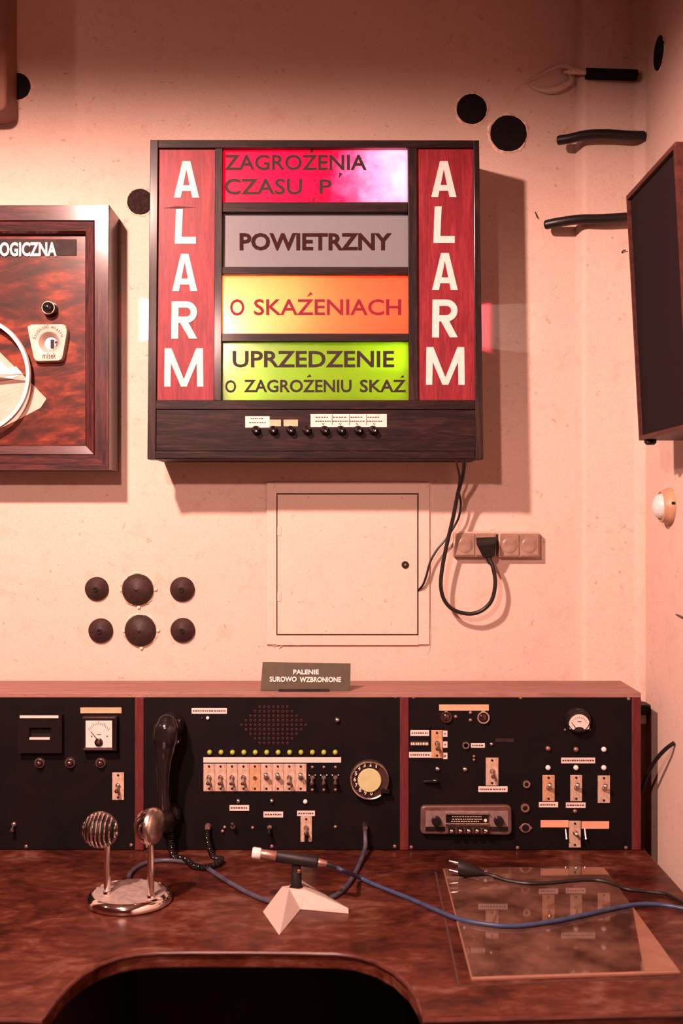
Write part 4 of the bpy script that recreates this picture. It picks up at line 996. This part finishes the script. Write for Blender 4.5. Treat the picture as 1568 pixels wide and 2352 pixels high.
a = U(640, 1580, yS); b = U(755, 1580, yS)
MB().box((a.x, yS-0.009, ZT+0.0003), (b.x, yS+0.022, ZT+0.0045)).build('foot', 'mark_black', sg)

# ================================================================== TELEPHONE HANDSET
hs = thing('telephone_handset', 'black shiny telephone handset hanging on the console with coiled cord', 'handset', PP(390, 1890, 0.03))
def hp(px, py, off): return PP(px, py, off)
path = [hp(394, 1636, .050), hp(394, 1644, .058), hp(393, 1660, .062), hp(391, 1680, .062), hp(389, 1705, .062), hp(387, 1735, .064), hp(386, 1770, .065), hp(386, 1810, .064), hp(387, 1840, .060), hp(388, 1862, .054), hp(389, 1880, .046), hp(390, 1888, .040)]
rad_ = [0.006, 0.0205, 0.0275, 0.0270, 0.0215, 0.0160, 0.0132, 0.0130, 0.0155, 0.0205, 0.0200, 0.008]
sp = spline(path, 5); rr = []
for i in range(len(sp)):
    t = i/5.0; k = min(int(t), len(rad_)-2); f = t-k; f = f*f*(3-2*f); rr.append(rad_[k]*(1-f)+rad_[k+1]*f)
MB().tube(sp, rr, 22).build('grip', 'black_gloss', hs, True)
MB().lathe(hp(395, 1661, .002), (0, -1, 0), [(0.0, 0.022), (0.006, 0.0275), (0.022, 0.0285), (0.034, 0.0280), (0.050, 0.0255)], 32).build('earpiece', 'black_gloss', hs, True)
MB().lathe(hp(390, 1866, .002), (0, -1, 0), [(0.0, 0.022), (0.008, 0.0265), (0.022, 0.0275), (0.032, 0.024), (0.040, 0.018)], 32).build('mouthpiece', 'black_gloss', hs, True)
for px in (371, 412): MB().lathe(hp(px, 1695, 0.0), (0, -1, 0), [(0, 0.005), (0.034, 0.005), (0.040, 0.0045), (0.042, 0.002)], 12).build('hook_pin', 'steel', con, True)
cp = [hp(393, 1884, .030), hp(397, 1900, .034), hp(400, 1925, .042), hp(407, 1948, .055), UD(424, 1972, .010), UD(445, 1988, .008), UD(470, 1992, .008), UD(496, 1985, .008), UD(508, 1973, .010), hp(500, 1950, .060), hp(486, 1934, .040), hp(479, 1917, .024), hp(478, 1902, .006)]
sp = spline(cp, 40); hel = []; acc = 0; up = Vector((0, -1, 0))
for i in range(len(sp)-1):
    t = (sp[i+1]-sp[i]); acc += t.length; t.normalize()
    u_ = (up-t*up.dot(t)).normalized(); w_ = t.cross(u_)
    ph = acc/0.0052*2*math.pi
    hel.append((sp[i], u_, w_, acc))
path = []; L = hel[-1][3]; turns = int(L/0.0050); per = 12; j = 0
for k in range(turns*per):
    s_ = L*k/(turns*per)
    while j < len(hel)-2 and hel[j+1][3] < s_: j += 1
    p0, u_, w_, _a = hel[j]; p1 = hel[j+1][0]; f = max(0, min(1, (s_-hel[j][3])/max(1e-9, hel[j+1][3]-hel[j][3])))
    q = p0.lerp(p1, f); th = 2*math.pi*k/per
    path.append(q+(u_*math.cos(th)+w_*math.sin(th))*0.0048)
MB().tube(path, 0.0019, 6).build('coiled_cord', 'black_gloss', hs, True)
MB().lathe(PP(478, 1898), (0, -1, 0), [(0, 0.007), (0.006, 0.0065), (0.014, 0.005)], 14).build('cord_socket', 'screw', con, True)

# ================================================================== TWIN CHROME MICROPHONE
tm = thing('twin_microphone', 'chrome twin microphone stand with two ribbed ball heads on a round base', 'microphone', UD(297, 2071))
bc = UD(297, 2071); bc.z = DESK
MB().lathe(bc, (0, 0, 1), [(0.0003, 0.0745), (0.003, 0.0775), (0.010, 0.0775), (0.016, 0.0735), (0.0195, 0.0675), (0.0180, 0.0665), (0.0180, 0.0005)], 64).build('base', 'chrome', tm, True)
MB().lathe(bc+Vector((0, 0, 0.0180)), (0, 0, 1), [(0.0, 0.0660), (0.0008, 0.0655), (0.0010, 0.0005)], 64).build('satin_plate', 'satin', tm, True)
def head(foot_px, foot_py, c_px, c_py, rot, name):
    f_ = UD(foot_px, foot_py, 0.0185); D = f_.y-CY
    c = Vector(((c_px-784)*D/F, f_.y, H-(c_py-1176)*D/F)); R = 0.0325
    rz = Matrix.Rotation(math.radians(rot), 3, 'Z')
    hd = MB().lathe(c, rz @ Vector((0, -1, 0)), [(-0.002, R*0.88), (R*0.4, R*0.78), (R*0.72, R*0.48), (R*0.86, R*0.15), (R*0.88, 0.0005)], 28).build('microphone_head', 'black_matt', tm, True)
    # vertical chrome ribs over the front half of the ball
    for k in range(9):
        x = (-4+k)*0.0074; rr = math.sqrt(max(R*R-x*x, 1e-6)); rings = []
        for j in range(23):
            th = math.radians(-92+j*184/22); d = Vector((0, -math.cos(th), math.sin(th)))
            rings.append([c+rz @ (Vector((x+a, 0, 0))+d*(rr+b)) for a, b in ((-0.0018, -0.004), (-0.0018, -0.0007), (-0.0008, 0.0004), (0.0008, 0.0004), (0.0018, -0.0007), (0.0018, -0.004))])
        MB().loft(rings).build('rib', 'chrome', hd, True)
    # smooth dished back shell and the rim between
    MB().lathe(c, rz @ Vector((0, 1, 0)), [(-0.003, R*1.02), (0.002, R*1.03), (0.006, R*0.985), (0.0075, R*0.93), (0.0095, R*0.90), (0.013, R*0.6), (0.0145, R*0.25), (0.0148, 0.0004)], 40).build('back_shell', 'steel', hd, True)
    MB().lathe(f_, (0, 0, 1), [(0, 0.0085), (0.004, 0.0075), (0.005, 0.0062), (c.z-R*0.86-f_.z, 0.0058), (c.z-R*0.70-f_.z, 0.0058)], 24).build('stem', 'chrome', tm, True)
head(246, 2052, 231, 1906, -6, 'left'); head(346, 2061, 350, 1898, -106, 'right')
cab = [PP(838, 1898, .004), PP(838, 1910, .018), PP(838, 1930, .035), UD(834, 1962, .012)+Vector((0, 0.0, 0)), UD(822, 1992, .005), UD(803, 2026, .005), UD(775, 2054, .005), UD(735, 2070, .005), UD(680, 2076, .005), UD(625, 2072, .005), UD(572, 2052, .005), UD(520, 2023, .005), UD(472, 1993, .004), UD(430, 1981, .004), UD(380, 1976, .004), UD(340, 1981, .004), UD(315, 1992, .004), UD(299, 2006, .005), UD(294, 2022, .006)]
mc = thing('microphone_cable', 'grey-blue cable curling from the console socket behind the stick microphone to the chrome stand', 'cable', UD(640, 2074))
MB().tube(spline(cab, 7), 0.0046, 10).build('cord', 'grey_cable', mc, True)
MB().lathe(PP(838, 1897), (0, -1, 0), [(0, 0.0075), (0.010, 0.0065), (0.018, 0.005)], 14).build('cable_plug', 'steel', mc, True)

# ================================================================== STICK MICROPHONE ON A FACETED STAND
ms = thing('stick_microphone', 'black stick microphone with silver tip on a grey three-legged faceted stand', 'microphone', UD(690, 2092))
a_ = UD(603, 2095, .0005); b_ = UD(641, 2149, .0005); e_ = UD(690, 2089, .0005); d_ = UD(801, 2099, .0005); c2_ = UD(800, 2086, .009); h_ = UD(722, 2040, .0005); f0 = UD(640, 2046, .0005)
hz = 0.030
g1 = UD(663, 2040, hz); g2 = UD(703, 2044, hz-0.001); g0 = UD(648, 2036, hz-0.003); g3 = UD(690, 2030, hz-0.004); bk_ = UD(690, 2020, .0005)
m = MB().add([a_, b_, e_, d_, c2_, h_, bk_, f0, g1, g2, g0, g3],
    [(0, 1, 8, 10), (1, 2, 9, 8), (2, 3, 4, 9), (9, 4, 5, 11), (4, 3, 5), (11, 5, 6), (11, 6, 7, 10), (10, 7, 0), (8, 9, 11, 10), (0, 7, 6, 5, 3, 2, 1)])
m.build('stand', 'stand', ms, False, 0.0008)
hc = (g1+g2+g0+g3)/4; Dm = hc.y-CY
top_z = H-(1992-1176)*Dm/F
hc2 = Vector(((680-784)*Dm/F, hc.y, hc.z-0.003))
MB().lathe(hc2, (0, 0, 1), [(0, 0.0135), (0.004, 0.0125), (0.005, 0.0102), (0.028, 0.0098), (0.030, 0.0085), (top_z-hc2.z+0.004, 0.0085)], 22).build('clamp_post', 'black_matt', ms, True)
MB().lathe(hc2+Vector((0.004, -0.009, 0.036)), (0.4, -1, 0), [(0, 0.0035), (0.004, 0.0035), (0.005, 0.002)], 10).build('clamp_screw', 'brassm', ms, True)
def mp(px, py, dy=0.0): return U(px, py, hc.y+dy)
axis = [(572, 1958), (582, 1959), (597, 1961), (634, 1966), (728, 1980), (732, 1981), (752, 1984)]
def seg(p0, p1, r0, r1, name, mat, n=22, rnd_end=False):
    A, B = mp(*p0), mp(*p1); L_ = (B-A).length
    return MB().lathe(A, B-A, [(0, r0*0.86), (0.002, r0), (L_-0.002, r1), (L_, r1*0.86)], n).build(name, mat, ms, True)
seg((579, 1958.5), (599, 1961), 0.0104, 0.0104, 'silver_tip', 'dome')
seg((598, 1961), (637, 1966), 0.0084, 0.0086, 'neck', 'screw')
seg((634, 1966), (729, 1980.5), 0.0106, 0.0118, 'barrel', 'black_matt')
seg((728, 1980.5), (750, 1984), 0.0075, 0.006, 'connector', 'screw')
seg((748, 1983.5), (778, 1994), 0.0055, 0.0038, 'strain_relief', 'rubber')
cab = [mp(774, 1993), mp(790, 2000)+Vector((0, -0.002, 0)), UD(822, 2014, .012), UD(860, 2032, .005), UD(940, 2064, .004), UD(1000, 2090, .004), UD(1050, 2110, .0075), UD(1110, 2122, .0095), UD(1180, 2127, .0095), UD(1260, 2118, .0095), UD(1340, 2102, .0095), UD(1420, 2084, .0095), UD(1470, 2077, .0075), UD(1515, 2078, .005), UD(1560, 2085, .005), Vector((0.630, -0.56, DESK+0.004))]
tag(MB().tube(spline(cab, 7), 0.0041, 10).build('microphone_cable', 'blue_cable', None, True), 'blue cable running from the stick microphone across the glass plate to the right', 'cable')

# ================================================================== LOOSE MAINS PLUG ON THE GLASS
lp = thing('loose_plug', 'black two-pin plug with cord lying on the glass plate', 'plug', UD(1075, 2003, 0.006))
A = UD(1053, 1993, .0235); B = UD(1112, 2006, .016)
ax = (B-A).normalized(); sd = ax.cross(Vector((0, 0, 1))).normalized()
m = MB(); rings = []
for t, w, h in ((0, .014, .0150), (.012, .0150, .0160), (.026, .012, .0125), (.043, .0065, .007), ((B-A).length, .0042, .0042)):
    rings.append([A+ax*t+sd*x*w+Vector((0, 0, 1))*y*h for x, y in circ(1, 14)])
m.loft(rings).build('body', 'black_matt', lp, True)
for s_ in (-1, 1):
    MB().lathe(A+Vector((0, 0, s_*0.0088)), -ax, [(0, 0.0028), (0.018, 0.0028), (0.020, 0.0014)], 10).build('pin', 'steel', lp, True)
cab = [B-ax*0.004, UD(1135, 2012, .012), UD(1165, 2022, .0086), UD(1215, 2029, .0086), UD(1270, 2027, .0086), UD(1320, 2022, .0086), UD(1370, 2021, .0086), UD(1410, 2030, .0082), UD(1440, 2042, .006), UD(1490, 2048, .004), UD(1530, 2054, .004), UD(1565, 2072, .004), Vector((0.634, -0.53, DESK+0.004))]
MB().tube(spline(cab, 7), 0.0035, 8).build('cord', 'rubber', lp, True)
